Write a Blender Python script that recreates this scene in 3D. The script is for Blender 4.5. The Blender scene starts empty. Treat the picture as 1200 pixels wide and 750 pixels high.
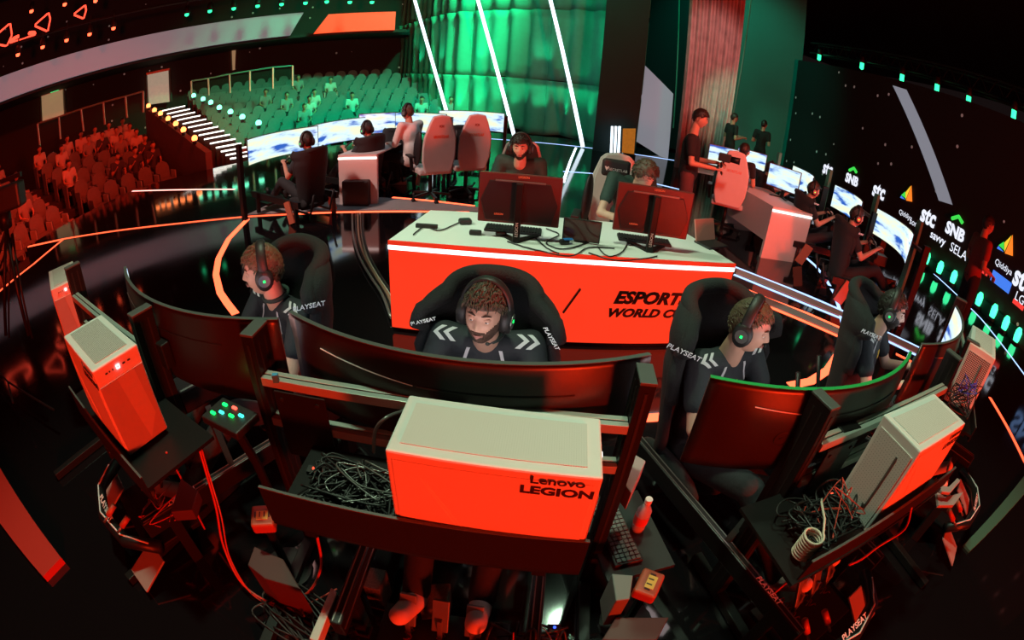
import bpy, bmesh, math, random
from math import sin, cos, pi, radians as R
from mathutils import Vector as V, Matrix as MX, Euler, noise
random.seed(7)
SC = bpy.context.scene
COL = SC.collection
H = 1.95                                   # lens height above the stage floor
# ------------------------------------------------------------------ camera (wide fisheye held above the racks)
LENS = 17.256; FPX = 575.2
PITCH, ROLL = R(29.1), R(4.49)
_up = V((sin(ROLL)*cos(PITCH), -sin(PITCH), cos(ROLL)*cos(PITCH)))
_fy = V((0, 1, 0)); _fy = (_fy - _up*_fy.dot(_up)).normalized()
_fx = _fy.cross(_up)
CW = MX((_fx, _fy, _up))
def ray(px, py):
    a = px-600; b = 375-py; r = math.hypot(a, b)+1e-9
    th = 2*math.asin(r/2/FPX); s = sin(th)
    return CW @ V((a/r*s, cos(th), b/r*s))
def P(px, py, z=0.0):                      # the place at height z seen in that direction
    d = ray(px, py); t = (z-H)/d.z
    return V((d.x*t, d.y*t, z))
def PD(px, py, dist):                      # the place at that horizontal distance
    d = ray(px, py); t = dist/math.hypot(d.x, d.y)
    return V((d.x*t, d.y*t, H+d.z*t))
cd = bpy.data.cameras.new('camera'); cam = bpy.data.objects.new('camera', cd); COL.objects.link(cam)
cd.type = 'PANO'; cd.panorama_type = 'FISHEYE_EQUISOLID'
cd.fisheye_lens = LENS; cd.fisheye_fov = R(190); cd.sensor_width = 36; cd.sensor_fit = 'HORIZONTAL'; cd.sensor_height = 22.5
cd.clip_start = .02; cd.clip_end = 200
m3 = MX((CW @ V((1, 0, 0)), CW @ V((0, 0, 1)), -(CW @ V((0, 1, 0))))).transposed()
cam.matrix_world = MX.Translation((0, 0, H)) @ m3.to_4x4()
SC.camera = cam
SC.view_settings.view_transform = 'Standard'; SC.view_settings.look = 'None'
SC.view_settings.gamma = 1; SC.view_settings.exposure = 0; SC.view_settings.use_curve_mapping = False
SC.cycles.use_denoising = True
SC.cycles.max_bounces = 5; SC.cycles.glossy_bounces = 3; SC.cycles.diffuse_bounces = 2; SC.cycles.transmission_bounces = 4
SC.cycles.use_adaptive_sampling = True; SC.cycles.adaptive_threshold = .02
SC.cycles.caustics_reflective = False; SC.cycles.caustics_refractive = False
SC.cycles.sample_clamp_indirect = 4
w = bpy.data.worlds.new('world'); SC.world = w; w.use_nodes = True
w.node_tree.nodes['Background'].inputs[0].default_value = (.02, .012, .012, 1)
w.node_tree.nodes['Background'].inputs[1].default_value = .35
# ------------------------------------------------------------------ materials
MATS = {}
def mat(name, col, rough=.5, metal=0., emit=None, es=0., var=.0, scale=20., bump=0., spec=.5, coat=0.):
    if name in MATS: return MATS[name]
    m = bpy.data.materials.new(name); m.use_nodes = True; nt = m.node_tree; b = nt.nodes['Principled BSDF']
    b.inputs['Base Color'].default_value = (*col, 1); b.inputs['Roughness'].default_value = rough
    b.inputs['Metallic'].default_value = metal; b.inputs['Specular IOR Level'].default_value = spec
    if coat: b.inputs['Coat Weight'].default_value = coat
    if emit: b.inputs['Emission Color'].default_value = (*emit, 1); b.inputs['Emission Strength'].default_value = es
    if var or bump:
        tc = nt.nodes.new('ShaderNodeTexCoord'); n = nt.nodes.new('ShaderNodeTexNoise'); n.inputs['Scale'].default_value = scale
        n.inputs['Detail'].default_value = 4; nt.links.new(tc.outputs['Object'], n.inputs['Vector'])
        if var:
            mx = nt.nodes.new('ShaderNodeMixRGB'); mx.blend_type = 'MIX'
            mx.inputs[1].default_value = (*[c*(1-var) for c in col], 1); mx.inputs[2].default_value = (*[min(1, c*(1+var)) for c in col], 1)
            nt.links.new(n.outputs['Fac'], mx.inputs[0]); nt.links.new(mx.outputs[0], b.inputs['Base Color'])
        if bump:
            bp = nt.nodes.new('ShaderNodeBump'); bp.inputs['Strength'].default_value = bump; bp.inputs['Distance'].default_value = .01
            nt.links.new(n.outputs['Fac'], bp.inputs['Height']); nt.links.new(bp.outputs[0], b.inputs['Normal'])
    MATS[name] = m
    return m
def emi(name, col, s): return mat(name, (.02, .02, .02), .5, emit=col, es=s)
# ------------------------------------------------------------------ mesh builder
APART = {'port', 'bolt', 'bracket', 'wheel_mount', 'chevron', 'stripe', 'end_panel', 'seat_bracket', 'rail'}; SIBS = {}
class MB:
    def __init__(s): s.v = []; s.f = []; s.marks = []
    def add(s, vs, fs, mx=None):
        o = len(s.v); s.marks.append((o, len(s.f)))
        s.v += [tuple(mx @ V(v)) if mx else tuple(v) for v in vs]
        s.f += [tuple(i+o for i in f) for f in fs]
        return s
    def box(s, c, d, rz=0, mx=None, rot=None):
        x, y, z = [k/2 for k in d]
        vs = [V((a*x, b*y, e*z)) for e in (-1, 1) for b in (-1, 1) for a in (-1, 1)]
        q = rot.to_matrix() if rot else MX.Rotation(rz, 3, 'Z')
        vs = [q @ v + V(c) for v in vs]
        return s.add(vs, [(0, 2, 3, 1), (4, 5, 7, 6), (0, 1, 5, 4), (2, 6, 7, 3), (0, 4, 6, 2), (1, 3, 7, 5)], mx)
    def bar(s, a, b, w_, h_, up=(0, 0, 1)):
        a = V(a); b = V(b); d = (b-a); L = d.length; d.normalize(); u = V(up)
        if abs(d.dot(u)) > .98: u = V((0, 1, 0))
        x = d.cross(u).normalized(); u = x.cross(d)
        q = MX((x, d, u)).transposed().to_4x4(); q.translation = (a+b)/2
        return s.box((0, 0, 0), (w_, L, h_), mx=q)
    def tube(s, pts, r, n=8, closed=False):
        pts = [V(p) for p in pts]; m = len(pts); rs = r if isinstance(r, (list, tuple)) else [r]*m
        o = len(s.v); prev = None; s.marks.append((o, len(s.f)))
        for i, p in enumerate(pts):
            if closed: t = (pts[(i+1) % m]-pts[i-1])
            else: t = pts[min(i+1, m-1)]-pts[max(i-1, 0)]
            t.normalize()
            if prev is None:
                u = V((0, 0, 1)) if abs(t.z) < .9 else V((1, 0, 0)); x = t.cross(u).normalized()
            else:
                x = (prev - t*prev.dot(t)).normalized()
            prev = x; y = t.cross(x)
            for k in range(n):
                a = 2*pi*k/n; s.v.append(tuple(p + (x*cos(a)+y*sin(a))*rs[i]))
        for i in range(m if closed else m-1):
            j = (i+1) % m
            for k in range(n):
                k2 = (k+1) % n; s.f.append((o+i*n+k, o+i*n+k2, o+j*n+k2, o+j*n+k))
        if not closed:
            s.f.append(tuple(o+k for k in range(n))[::-1]); s.f.append(tuple(o+(m-1)*n+k for k in range(n)))
        return s
    def lathe(s, prof, n=20, mx=None):
        vs = []; fs = []; m = len(prof)
        for r_, z in prof:
            for k in range(n): a = 2*pi*k/n; vs.append((r_*cos(a), r_*sin(a), z))
        for i in range(m-1):
            for k in range(n): k2 = (k+1) % n; fs.append((i*n+k, i*n+k2, (i+1)*n+k2, (i+1)*n+k))
        fs.append(tuple(range(n))[::-1]); fs.append(tuple((m-1)*n+k for k in range(n)))
        return s.add(vs, fs, mx)
    def ell(s, c, r, q=None, n=14, m=10):
        vs = []; fs = []
        for i in range(m+1):
            a = pi*i/m
            for k in range(n): b = 2*pi*k/n; vs.append(V((sin(a)*cos(b)*r[0], sin(a)*sin(b)*r[1], cos(a)*r[2])))
        for i in range(m):
            for k in range(n): k2 = (k+1) % n; fs.append((i*n+k, (i+1)*n+k, (i+1)*n+k2, i*n+k2))
        if q: vs = [q @ v for v in vs]
        return s.add([v+V(c) for v in vs], fs)
    def cone(s, a, b, ra, rb, n=12):                     # a tapered limb with round ends
        a = V(a); b = V(b); d = b-a; L = d.length
        if L < 1e-6: return s.ell(a, (ra,)*3)
        prof = [(0.0005, -ra)] + [(ra*cos(t), ra*sin(t)) for t in (-1.1, -.7, -.3)] + [(ra, 0), (ra*.5+rb*.5, L/2), (rb, L)] + [(rb*cos(t), L+rb*sin(t)) for t in (.3, .7, 1.1)] + [(0.0005, L+rb)]
        q = d.to_track_quat('Z', 'Y').to_matrix().to_4x4(); q.translation = a
        return s.lathe(prof, n, q)
    def prism(s, poly, z0, z1, mx=None):                  # polygon in xy pushed from z0 to z1
        n = len(poly); vs = [(x, y, z0) for x, y in poly]+[(x, y, z1) for x, y in poly]
        fs = [tuple(range(n))[::-1], tuple(range(n, 2*n))]+[(i, (i+1) % n, n+(i+1) % n, n+i) for i in range(n)]
        return s.add(vs, fs, mx)
    def quad(s, a, b, c, d): return s.add([a, b, c, d], [(0, 1, 2, 3)])
    def build(s, name, m, parent=None, smooth=False, bevel=0., seg=2, subs=0, mx=None):
        if len(s.marks) > 1 and (name in APART or (name == 'leg' and all(b_[0]-a_[0] == 8 for a_, b_ in zip(s.marks, s.marks[1:]+[(len(s.v), 0)])))):
            mk = s.marks+[(len(s.v), len(s.f))]; out = []
            for (v0, f0), (v1, f1) in zip(mk, mk[1:]):
                q = MB(); q.v = s.v[v0:v1]; q.f = [tuple(i-v0 for i in f) for f in s.f[f0:f1]]; out.append(q.build(name, m, parent, smooth, bevel, seg, subs, mx))
            SIBS[out[0].name] = out[1:]
            return out[0]
        me = bpy.data.meshes.new(name); me.from_pydata(s.v, [], s.f); me.update()
        bm = bmesh.new(); bm.from_mesh(me); bmesh.ops.remove_doubles(bm, verts=bm.verts, dist=1e-6)
        bmesh.ops.recalc_face_normals(bm, faces=bm.faces); bm.to_mesh(me); bm.free()
        o = bpy.data.objects.new(name, me); COL.objects.link(o); me.materials.append(m)
        if smooth:
            for p in me.polygons: p.use_smooth = True
        if bevel:
            b = o.modifiers.new('bevel', 'BEVEL'); b.width = bevel; b.segments = seg; b.limit_method = 'ANGLE'
        if subs:
            b = o.modifiers.new('sub', 'SUBSURF'); b.levels = subs; b.render_levels = subs
        if mx: o.matrix_world = mx
        if parent: o.parent = parent
        return o
def tag(o, label=None, cat=None, group=None, kind=None):
    if label: o['label'] = label
    if cat: o['category'] = cat
    if group: o['group'] = group
    if kind: o['kind'] = kind
    return o
def empty(name, label, cat, loc=(0, 0, 0), rz=0, group=None, rot=None):
    o = bpy.data.objects.new(name, None); COL.objects.link(o); o.empty_display_size = .05
    o.location = loc; o.rotation_euler = rot if rot else (0, 0, rz)
    return tag(o, label, cat, group)
def struct(o): o['kind'] = 'structure'; return o
def copy_tree(o, parent=None):
    c = o.copy(); COL.objects.link(c)
    if parent: c.parent = parent
    for ch in list(o.children): copy_tree(ch, c)
    return c
def text(body, size, m, mx, parent=None, name='lettering', ext=.0008, shear=0., sx=1., bold=0., align='CENTER', sp=1.):
    cu = bpy.data.curves.new(name, 'FONT'); cu.body = body; cu.size = size; cu.extrude = ext; cu.shear = shear; cu.offset = bold
    cu.align_x = align; cu.align_y = 'CENTER'; cu.space_character = sp; cu.resolution_u = 3
    cu.materials.append(m); o = bpy.data.objects.new(name, cu); COL.objects.link(o)
    me = bpy.data.meshes.new_from_object(o); bpy.data.objects.remove(o); bpy.data.curves.remove(cu)
    o = bpy.data.objects.new(name, me); COL.objects.link(o)
    if not me.materials: me.materials.append(m)
    me.transform(mx @ MX.Diagonal((sx, 1, 1, 1)))
    if parent: o.parent = parent
    return o
def face_mx(loc, right, up):                 # text plane: x = right, y = up
    r = V(right).normalized(); u = V(up); u = (u-r*u.dot(r)).normalized(); n = r.cross(u)
    q = MX((r, u, n)).transposed().to_4x4(); q.translation = V(loc); return q
def arc_pts(c, r, a0, a1, n, z=0): return [V((c[0]+r*cos(a0+(a1-a0)*i/n), c[1]+r*sin(a0+(a1-a0)*i/n), z)) for i in range(n+1)]
def ORD(n): return ['first', 'second', 'third', 'fourth', 'fifth', 'sixth', 'seventh', 'eighth', 'ninth', 'tenth', 'eleventh', 'twelfth', 'thirteenth', 'fourteenth', 'fifteenth', 'sixteenth', 'seventeenth', 'eighteenth', 'nineteenth', 'twentieth', 'twenty-first', 'twenty-second', 'twenty-third', 'twenty-fourth', 'twenty-fifth', 'twenty-sixth', 'twenty-seventh', 'twenty-eighth', 'twenty-ninth', 'thirtieth'][n]
def light(kind, loc, tgt, col, e, size=.5, angle=60, blend=.5):
    l = bpy.data.lights.new('stage_or_fill_light', kind); l.color = col; l.energy = e
    o = bpy.data.objects.new('stage_or_fill_light', l); COL.objects.link(o); o.location = loc
    o.rotation_euler = (V(tgt)-V(loc)).to_track_quat('-Z', 'Y').to_euler()
    if kind == 'SPOT': l.spot_size = R(angle); l.spot_blend = blend; l.shadow_soft_size = size
    elif kind == 'AREA': l.shape = 'DISK'; l.size = size
    else: l.shadow_soft_size = size
    return o
# palette
BLACK = mat('black_metal', (.010, .009, .009), .40, spec=.28, var=.2, scale=60)
BLACKP = mat('black_plastic', (.016, .015, .015), .5, var=.15, scale=90, bump=.1)
RUB = mat('black_rubber', (.01, .01, .01), .6)
GREYM = mat('grey_metal', (.22, .22, .21), .35, .6, var=.1, scale=30)
ALU = mat('bare_aluminium', (.55, .56, .54), .35, .4, var=.1, scale=40)
WHITE = mat('white_paint', (.78, .77, .74), .5, var=.04, scale=15)
WHITET = mat('white_tabletop', (.74, .74, .70), .45, var=.03, scale=9)
GRILLE = None
FAB = mat('black_seat_fabric', (.013, .013, .014), .85, var=.4, scale=160, bump=.5)
LETW = mat('white_print', (.75, .75, .75), .5)
LETD = mat('dark_print', (.03, .008, .006), .5)
CABLE = mat('black_cable', (.015, .014, .014), .45)
CABLER = mat('red_cable', (.5, .05, .03), .4)
CABLEW = mat('pale_cable', (.55, .5, .42), .45)
# ------------------------------------------------------------------ people
def bake(o):
    dg = bpy.context.evaluated_depsgraph_get(); me = bpy.data.meshes.new_from_object(o.evaluated_get(dg), depsgraph=dg)
    old = o.data; o.modifiers.clear(); o.data = me; bpy.data.meshes.remove(old)
    for p in me.polygons: p.use_smooth = True
def melt(o, vox, it=3):
    m = o.modifiers.new('r', 'REMESH'); m.mode = 'VOXEL'; m.voxel_size = vox; m.use_smooth_shade = True
    s = o.modifiers.new('s', 'SMOOTH'); s.iterations = it; s.factor = .5
    bake(o)
def gs(a, b): return math.exp(-(a*a+b*b))
def head_pt(d, off=0.):
    x, y, z = d.x*.074, d.y*.094, d.z*.118
    if z < 0:
        t = -d.z; x *= 1-.30*t**1.6; y *= (1-.06*t) if y < 0 else (1-.42*t)
    if y > 0: y *= 1.06
    fw = max(0., -d.y)
    if fw > 0:
        ax = abs(x); dy = 0
        nz = 0
        if -.036 < z < .022: nz = (0.022-z)/.044 if z > -.022 else (z+.036)/.014
        dy += .021*nz*math.exp(-(x/(.007+.006*max(0, nz)))**2)
        dy -= .011*gs((ax-.030)/.014, (z-.012)/.011)
        dy += .005*gs((ax-.026)/.024, (z-.034)/.008)
        dy += .006*gs((ax-.042)/.018, (z+.016)/.022)
        dy += .007*gs(x/.022, (z+.055)/.010)
        dy += .009*gs(x/.020, (z+.095)/.014)
        dy -= .004*gs(x/.02, (z+.074)/.007)
        y -= dy*min(1, fw*1.6)
    v = V((x, y, z))
    if off: v += V((d.x, d.y, d.z*.8)).normalized()*off
    return v
def hd(i, k, n, m):
    a = pi*i/m; b = 2*pi*k/n; return V((sin(a)*cos(b), sin(a)*sin(b), cos(a)))
def head_geo(mb, mx, n, m):
    vs = [head_pt(hd(i, k, n, m)) for i in range(m+1) for k in range(n)]
    fs = [(i*n+k, (i+1)*n+k, (i+1)*n+(k+1) % n, i*n+(k+1) % n) for i in range(m) for k in range(n)]
    mb.add(vs, fs, mx)
    for s in (-1, 1):                                     # ears
        q = MX.Translation((s*.076, .008, -.002)) @ Euler((0.1, 0, s*.35)).to_matrix().to_4x4()
        pts = [V((s*.004, cos(a)*.017, sin(a)*.030)) for a in [2*pi*j/14 for j in range(14)]]
        mb.tube([q @ p for p in [mx.inverted() @ mx @ p for p in pts]] if False else [mx @ (q @ p) for p in pts], .0055, 6, True)
        mb.ell(mx @ V((s*.073, .006, -.004)), (.006, .013, .024), (mx.to_3x3() @ q.to_3x3()), 8, 6)
def patch(mb, mx, n, m, mask, off):
    idx = {}; vs = []; fs = []
    def vid(i, k, dflt=None):
        k %= n
        if (i, k) not in idx:
            d = hd(i, k, n, m); idx[(i, k)] = len(vs); vs.append(head_pt(d, off(d, head_pt(d))))
        return idx[(i, k)]
    for i in range(m):
        for k in range(n):
            c = head_pt(((hd(i, k, n, m)+hd(i+1, k+1, n, m))/2).normalized())
            if mask(c): fs.append((vid(i, k), vid(i+1, k), vid(i+1, k+1), vid(i, k+1)))
    # skirt so the sheet has a rim going down to the skin
    from collections import Counter
    ec = Counter(); 
    for f in fs:
        for a, b in zip(f, f[1:]+f[:1]): ec[(min(a, b), max(a, b))] += 1
    inv = {v: k for k, v in idx.items()}
    low = {}
    def lo(a):
        if a not in low: low[a] = len(vs); vs.append(head_pt(hd(*inv[a], n, m), -.002))
        return low[a]
    for (a, b), c in ec.items():
        if c == 1: fs.append((a, b, lo(b), lo(a)))
    mb.add(vs, fs, mx)
def hair_mask(front=.060, side=.012, back=-.055, part=0.):
    def f(c):
        if c.y < -.055: lim = front
        elif c.y < -.01: lim = front + (side-front)*((c.y+.055)/.045)
        elif c.y < .03: lim = side+(.0)
        else: lim = side + (back-side)*min(1, (c.y-.03)/.03)
        return c.z > lim
    return f
def hand_geo(mb, wr, d, nrm, side, grip=.9, s=1.):
    d = V(d).normalized(); n = V(nrm); n = (n-d*n.dot(d)).normalized(); x = d.cross(n)
    wr = V(wr)
    q = MX((x, n, d)).transposed()
    mb.ell(wr+d*.048*s, (.038*s, .016*s, .052*s), q, 12, 8)
    for j, (o, L) in enumerate(((-.030, .062), (-.010, .074), (.010, .070), (.029, .055))):
        b = wr+d*.085*s+x*o*s; a = b; ang = .25*grip
        for k in range(3):
            ang += grip*.62; l = L*(.45, .32, .23)[k]*s
            c = a+(d*cos(ang)+n*sin(ang))*l
            mb.cone(a, c, .0092*s*(1-.1*k), .0085*s*(1-.1*k), 8); a = c
    t = wr+d*.03*s+x*side*.030*s; a = t+(x*side*.8+d*.75+n*.35).normalized()*.038*s; b = a+(d*.8+n*.75+x*side*.1).normalized()*.032*s
    mb.cone(t, a, .012*s, .0105*s, 8); mb.cone(a, b, .0105*s, .009*s, 8)
SIT = dict(pelvis=(0, .06, .30), waist=(0, .10, .46), chest=(0, .09, .70), neck=(0, .06, .90), head=(0, .02, 1.05),
    sh=(.19, .08, .855), el=(.26, -.08, .62), wr=(.16, -.32, .76), hip=(.09, .03, .30), kn=(.15, -.42, .50), an=(.12, -.80, .20), toe=(.12, -.90, .30))
STAND = dict(pelvis=(0, 0, .96), waist=(0, 0, 1.1), chest=(0, .01, 1.30), neck=(0, .01, 1.48), head=(0, -.02, 1.64),
    sh=(.19, .01, 1.42), el=(.25, .03, 1.14), wr=(.16, -.22, 1.08), hip=(.09, 0, .92), kn=(.11, -.02, .50), an=(.11, .02, .09), toe=(.13, -.15, .04))
CHAIR = dict(pelvis=(0, .08, .56), waist=(0, .12, .72), chest=(0, .08, .94), neck=(0, .03, 1.14), head=(0, -.02, 1.28),
    sh=(.185, .06, 1.09), el=(.24, -.02, .80), wr=(.14, -.26, .79), hip=(.09, .04, .55), kn=(.13, -.38, .56), an=(.12, -.38, .12), toe=(.12, -.52, .06))
def person(label, loc, rz, pose, skin, shirt, pants, shoes, hairm, hair=None, yaw=0, pitch=0, roll=0, vox=.012, det=1, sleeve=.6, over={}, group=None, grip=.9, shoename='shoe', beard=None, build=1.0, fringe=0, nrm=(0, 0, -1), collar=None):
    ps = {k: V(v) for k, v in pose.items()}; 
    J = {}
    for k in ('pelvis', 'waist', 'chest', 'neck', 'head'): J[k] = V(over.get(k, ps[k]))
    for k in ('sh', 'el', 'wr', 'hip', 'kn', 'an', 'toe'):
        for s, t in ((-1, 'R'), (1, 'L')):
            v = ps[k]; J[k+t] = V(over.get(k+t, (v.x*s, v.y, v.z)))
    B = build
    W = MX.Translation(loc) @ MX.Rotation(rz, 4, 'Z')
    HM = MX.Translation(J['head']) @ Euler((pitch, roll, yaw), 'XYZ').to_matrix().to_4x4()
    def torso(mb, g):
        mb.ell(J['chest'], (.158*B+g, .108*B+g, .17+g)); mb.ell(J['waist'], (.135*B+g, .10*B+g, .15+g)); mb.ell(J['pelvis'], (.152*B+g, .115*B+g, .125+g))
        mb.cone(J['pelvis'], J['chest'], .11*B+g, .11*B+g)
        for t in 'RL': mb.cone(J['chest']+(J['neck']-J['chest'])*.55, J['sh'+t], .06+g, .052+g)
    b = MB(); torso(b, -.006)
    nb = HM @ V((0, .022, -.07))
    b.cone(J['neck']-V((0, 0, .04)), nb, .062*B, .052*B)
    for t, s in (('R', -1), ('L', 1)):
        b.cone(J['sh'+t], J['el'+t], .050*B, .038*B); b.cone(J['el'+t], J['wr'+t], .039*B, .025*B)
        if det: hand_geo(b, J['wr'+t], (J['wr'+t]-J['el'+t]), nrm, -s, grip)
        else: b.ell(J['wr'+t], (.035, .05, .03))
        b.cone(J['hip'+t], J['kn'+t], .078*B, .055*B); b.cone(J['kn'+t], J['an'+t], .052*B, .036*B)
        b.cone(J['an'+t], J['toe'+t], .036, .028)
    body = b.build('person', skin); melt(body, vox if not det else min(vox, .009), 2)
    h = MB(); n, m = ((72, 60) if det == 2 else (32, 26) if det == 1 else (16, 12))
    head_geo(h, HM, n, m)
    bm = bmesh.new(); bm.from_mesh(body.data); ho = h.build('h', skin, smooth=True); bm.from_mesh(ho.data)
    for f in bm.faces: f.smooth = True
    bm.to_mesh(body.data); bm.free(); bpy.data.objects.remove(ho)
    body.matrix_world = W; tag(body, label, 'person', group)
    def kid(mb, name, m_, melt_=0, it=3, smooth=True):
        o = mb.build(name, m_, smooth=smooth)
        if melt_: melt(o, melt_, it)
        o.parent = body; return o
    b = MB(); torso(b, .016)
    for t in 'RL':
        a, e, w_ = J['sh'+t], J['el'+t], J['wr'+t]
        if sleeve <= 1: b.cone(a, a.lerp(e, sleeve), .066*B, .060*B)
        else: b.cone(a, e, .066*B, .056*B); b.cone(e, e.lerp(w_, sleeve-1), .056*B, .042*B)
    sh = kid(b, 'shirt', shirt, vox*1.3, 3)
    if collar:
        b = MB(); c = J['neck']+V((0, -.004, .0))
        b.tube([c+V((.066*cos(a), .062*sin(a)-.004, .012+.012*sin(a))) for a in [2*pi*i/18 for i in range(18)]], .013, 8, True); kid(b, 'collar', collar)
    b = MB(); b.ell(J['pelvis'], (.168*B, .13*B, .13))
    for t in 'RL': b.cone(J['hip'+t], J['kn'+t], .093*B, .072*B); b.cone(J['kn'+t], J['kn'+t].lerp(J['an'+t], .92), .068*B, .056*B)
    kid(b, 'trousers', pants, vox*1.5, 3)
    for t in 'RL':
        b = MB(); a, e = J['an'+t], J['toe'+t]; d = (e-a).normalized()
        b.cone(a, e+d*.02, .046, .040); b.cone(a-d*.03, a, .042, .046); b.cone(a, a.lerp(J['kn'+t], .16), .044, .042); kid(b, shoename, shoes, .012, 3)
    if hairm:
        hair = hair or {}
        b = MB(); th = hair.get('th', .012); ns = hair.get('ns', .006); msk = hair_mask(hair.get('front', .060), hair.get('side', .012), hair.get('back', -.055))
        top = hair.get('top', .008)
        patch(b, HM, n, m, msk, lambda d, c: th*(.45+.55*max(0, min(1, (c.z+.02)/.06)))+top*max(0, d.z)+ns*noise.noise(V((c.x*70+9, c.y*26, c.z*26)))*1.4)
        if det and hair.get('tuft', 0):
            rnd = random.Random(len(label)); cnt = 0; L0 = hair.get('len', .03)
            while cnt < hair['tuft']:
                d = V((rnd.gauss(0, 1), rnd.gauss(-.15, 1), rnd.gauss(.4, 1))).normalized(); c = head_pt(d)
                if not msk(c-V((0, 0, .006))): continue
                cnt += 1; p = head_pt(d, th*.7+top*max(0, d.z)*.9)
                if 'curl' in hair: t = V((rnd.gauss(0, 1), rnd.gauss(0, 1), rnd.gauss(0, 1))).normalized()
                else: t = V((d.x*.6+rnd.gauss(0, .3), -.8+rnd.gauss(0, .3), .1+rnd.gauss(0, .3)-(1-max(0, d.z))*.7))
                t = (t-d*t.dot(d)*.8).normalized(); L = L0*rnd.uniform(.7, 1.3); r0 = hair.get('tr', .0045)
                pts = [p, p+t*L*.5+d*L*.22, p+t*L+d*L*.02]
                b.tube([HM @ q for q in pts], [r0, r0*.8, .0006], 5)
        kid(b, 'hair', hairm)
    if det:
        for s in (-1, 1):
            c = HM @ V((s*.030, -.0735, .012)); b = MB(); b.ell(c, (.0125,)*3, None, 14, 10); e = kid(b, 'eye', EYEW)
            b = MB(); b.ell(HM @ V((s*.030, -.0815, .0095)), (.0055, .0055, .0055), None, 10, 8); i_ = kid(b, 'iris', IRIS)
            i_.parent = body
            b = MB(); q = HM @ V((s*.030, -.0725, .0145)); b.ell(q, (.0150, .0142, .0125), HM.to_3x3(), 14, 10); kid(b, 'eyelid', skin)
            b = MB(); b.tube([HM @ V((s*.012, -.0895, .032)), HM @ V((s*.028, -.089, .038)), HM @ V((s*.047, -.077, .034))], [.0035, .0042, .0018], 6); kid(b, 'eyebrow', beard or hairm or IRIS)
        b = MB()
        b.tube([HM @ V((-.022, -.080, -.054)), HM @ V((-.009, -.0925, -.0505)), HM @ V((0, -.0935, -.052)), HM @ V((.009, -.0925, -.0505)), HM @ V((.022, -.080, -.054))], [.001, .0035, .0035, .0035, .001], 6)
        b.tube([HM @ V((-.020, -.081, -.0555)), HM @ V((0, -.0925, -.060)), HM @ V((.020, -.081, -.0555))], [.001, .0045, .001], 6); kid(b, 'lips', LIPS)
    if beard:
        b = MB()
        def bm_(c): ax = abs(c.x); return c.y < .012 and c.z > -.116 and (c.z < -.050+max(0, ax-.022)*1.15 or (ax < .027 and c.z < -.037)) and not (ax < .019 and -.065 < c.z < -.047)
        patch(b, HM, n, m, bm_, lambda d, c: .0016+.0016*noise.noise(c*160)); kid(b, 'beard', beard)
    return body, W @ HM, W, J
def headset(label, M, mic=-1, top=0., led=None, m_=None, sc=1., group=None, detail=True):
    e = empty('headset', label, 'headset', M.to_translation(), group=group); e.rotation_euler = M.to_euler()
    hb = MB(); hb.tube([V((.099*cos(a), .004, .020+(.128+top)*sin(a))) for a in [pi*i/16 for i in range(17)]], .011, 8)
    o = hb.build('headband', m_ or BLACKP, e, True)
    o.scale = (1, 2.2, 1)
    for s in (-1, 1):
        q = MX.Translation((s*.088, .006, -.006)) @ MX.Rotation(pi/2, 4, 'Y')
        b = MB(); b.lathe([(.025, -.024), (.044, -.021), (.049, 0), (.044, .018), (.025, .023)], 18, q @ MX.Diagonal((1.2, .95, 1, 1)))
        cup = b.build('ear_cup', m_ or BLACKP, e, True)
        b = MB(); b.lathe([(.030, s*.019), (.030, s*.0255)], 14, q); b.build('cup_plate', GREYM, cup)
        if led: b = MB(); b.box((s*.1145, .006, -.006), (.002, .011, .011)); b.build('light', led, cup)
        b = MB(); b.tube([(s*.094, .004, .03), (s*.103, .006, .01), (s*.10, .006, -.01)], .005, 6); b.build('yoke', GREYM, e, True)
    if mic:
        b = MB(); b.tube([(mic*.095, -.01, -.02), (mic*.090, -.05, -.055), (mic*.055, -.098, -.068)], .003, 6); b.ell((mic*.048, -.101, -.068), (.009, .007, .007)); b.build('microphone', BLACKP, e, True)
    return e
def skinmat(name, c): return mat(name, c, .48, var=.10, scale=30, bump=.08, spec=.4)
SKIN = skinmat('fair_skin', (.62, .36, .26)); SKIN2 = skinmat('tan_skin', (.50, .27, .18)); SKIN3 = skinmat('light_skin', (.60, .33, .24))
EYEW = mat('eye_white', (.6, .58, .55), .2); IRIS = mat('dark_iris', (.03, .02, .015), .15); LIPS = mat('lips', (.42, .17, .14), .45)
HBR = mat('brown_hair', (.062, .046, .028), .5, var=.7, scale=90, bump=.5); HDK = mat('dark_hair', (.018, .012, .009), .5, var=.5, scale=90, bump=.5); HBL = mat('fair_hair', (.105, .075, .040), .5, var=.6, scale=90, bump=.5)
BEARD = mat('brown_beard', (.085, .042, .026), .8, var=.6, scale=300, bump=.8)
SHB = mat('black_jersey', (.016, .019, .024), .75, var=.3, scale=40, bump=.3); SHW = mat('white_jersey', (.75, .72, .68), .75, var=.06, scale=30, bump=.2); SHT = mat('black_tshirt', (.010, .009, .010), .85, var=.2, scale=40, bump=.3)
SHG = mat('green_jersey', (.022, .045, .036), .75, var=.3, scale=40, bump=.3)
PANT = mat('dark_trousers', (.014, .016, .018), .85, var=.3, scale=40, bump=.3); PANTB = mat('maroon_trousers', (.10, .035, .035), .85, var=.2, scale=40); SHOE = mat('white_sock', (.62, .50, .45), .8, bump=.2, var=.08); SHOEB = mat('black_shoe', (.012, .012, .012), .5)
LEDG = emi('green_led', (.0, 1., .12), 3)

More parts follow.
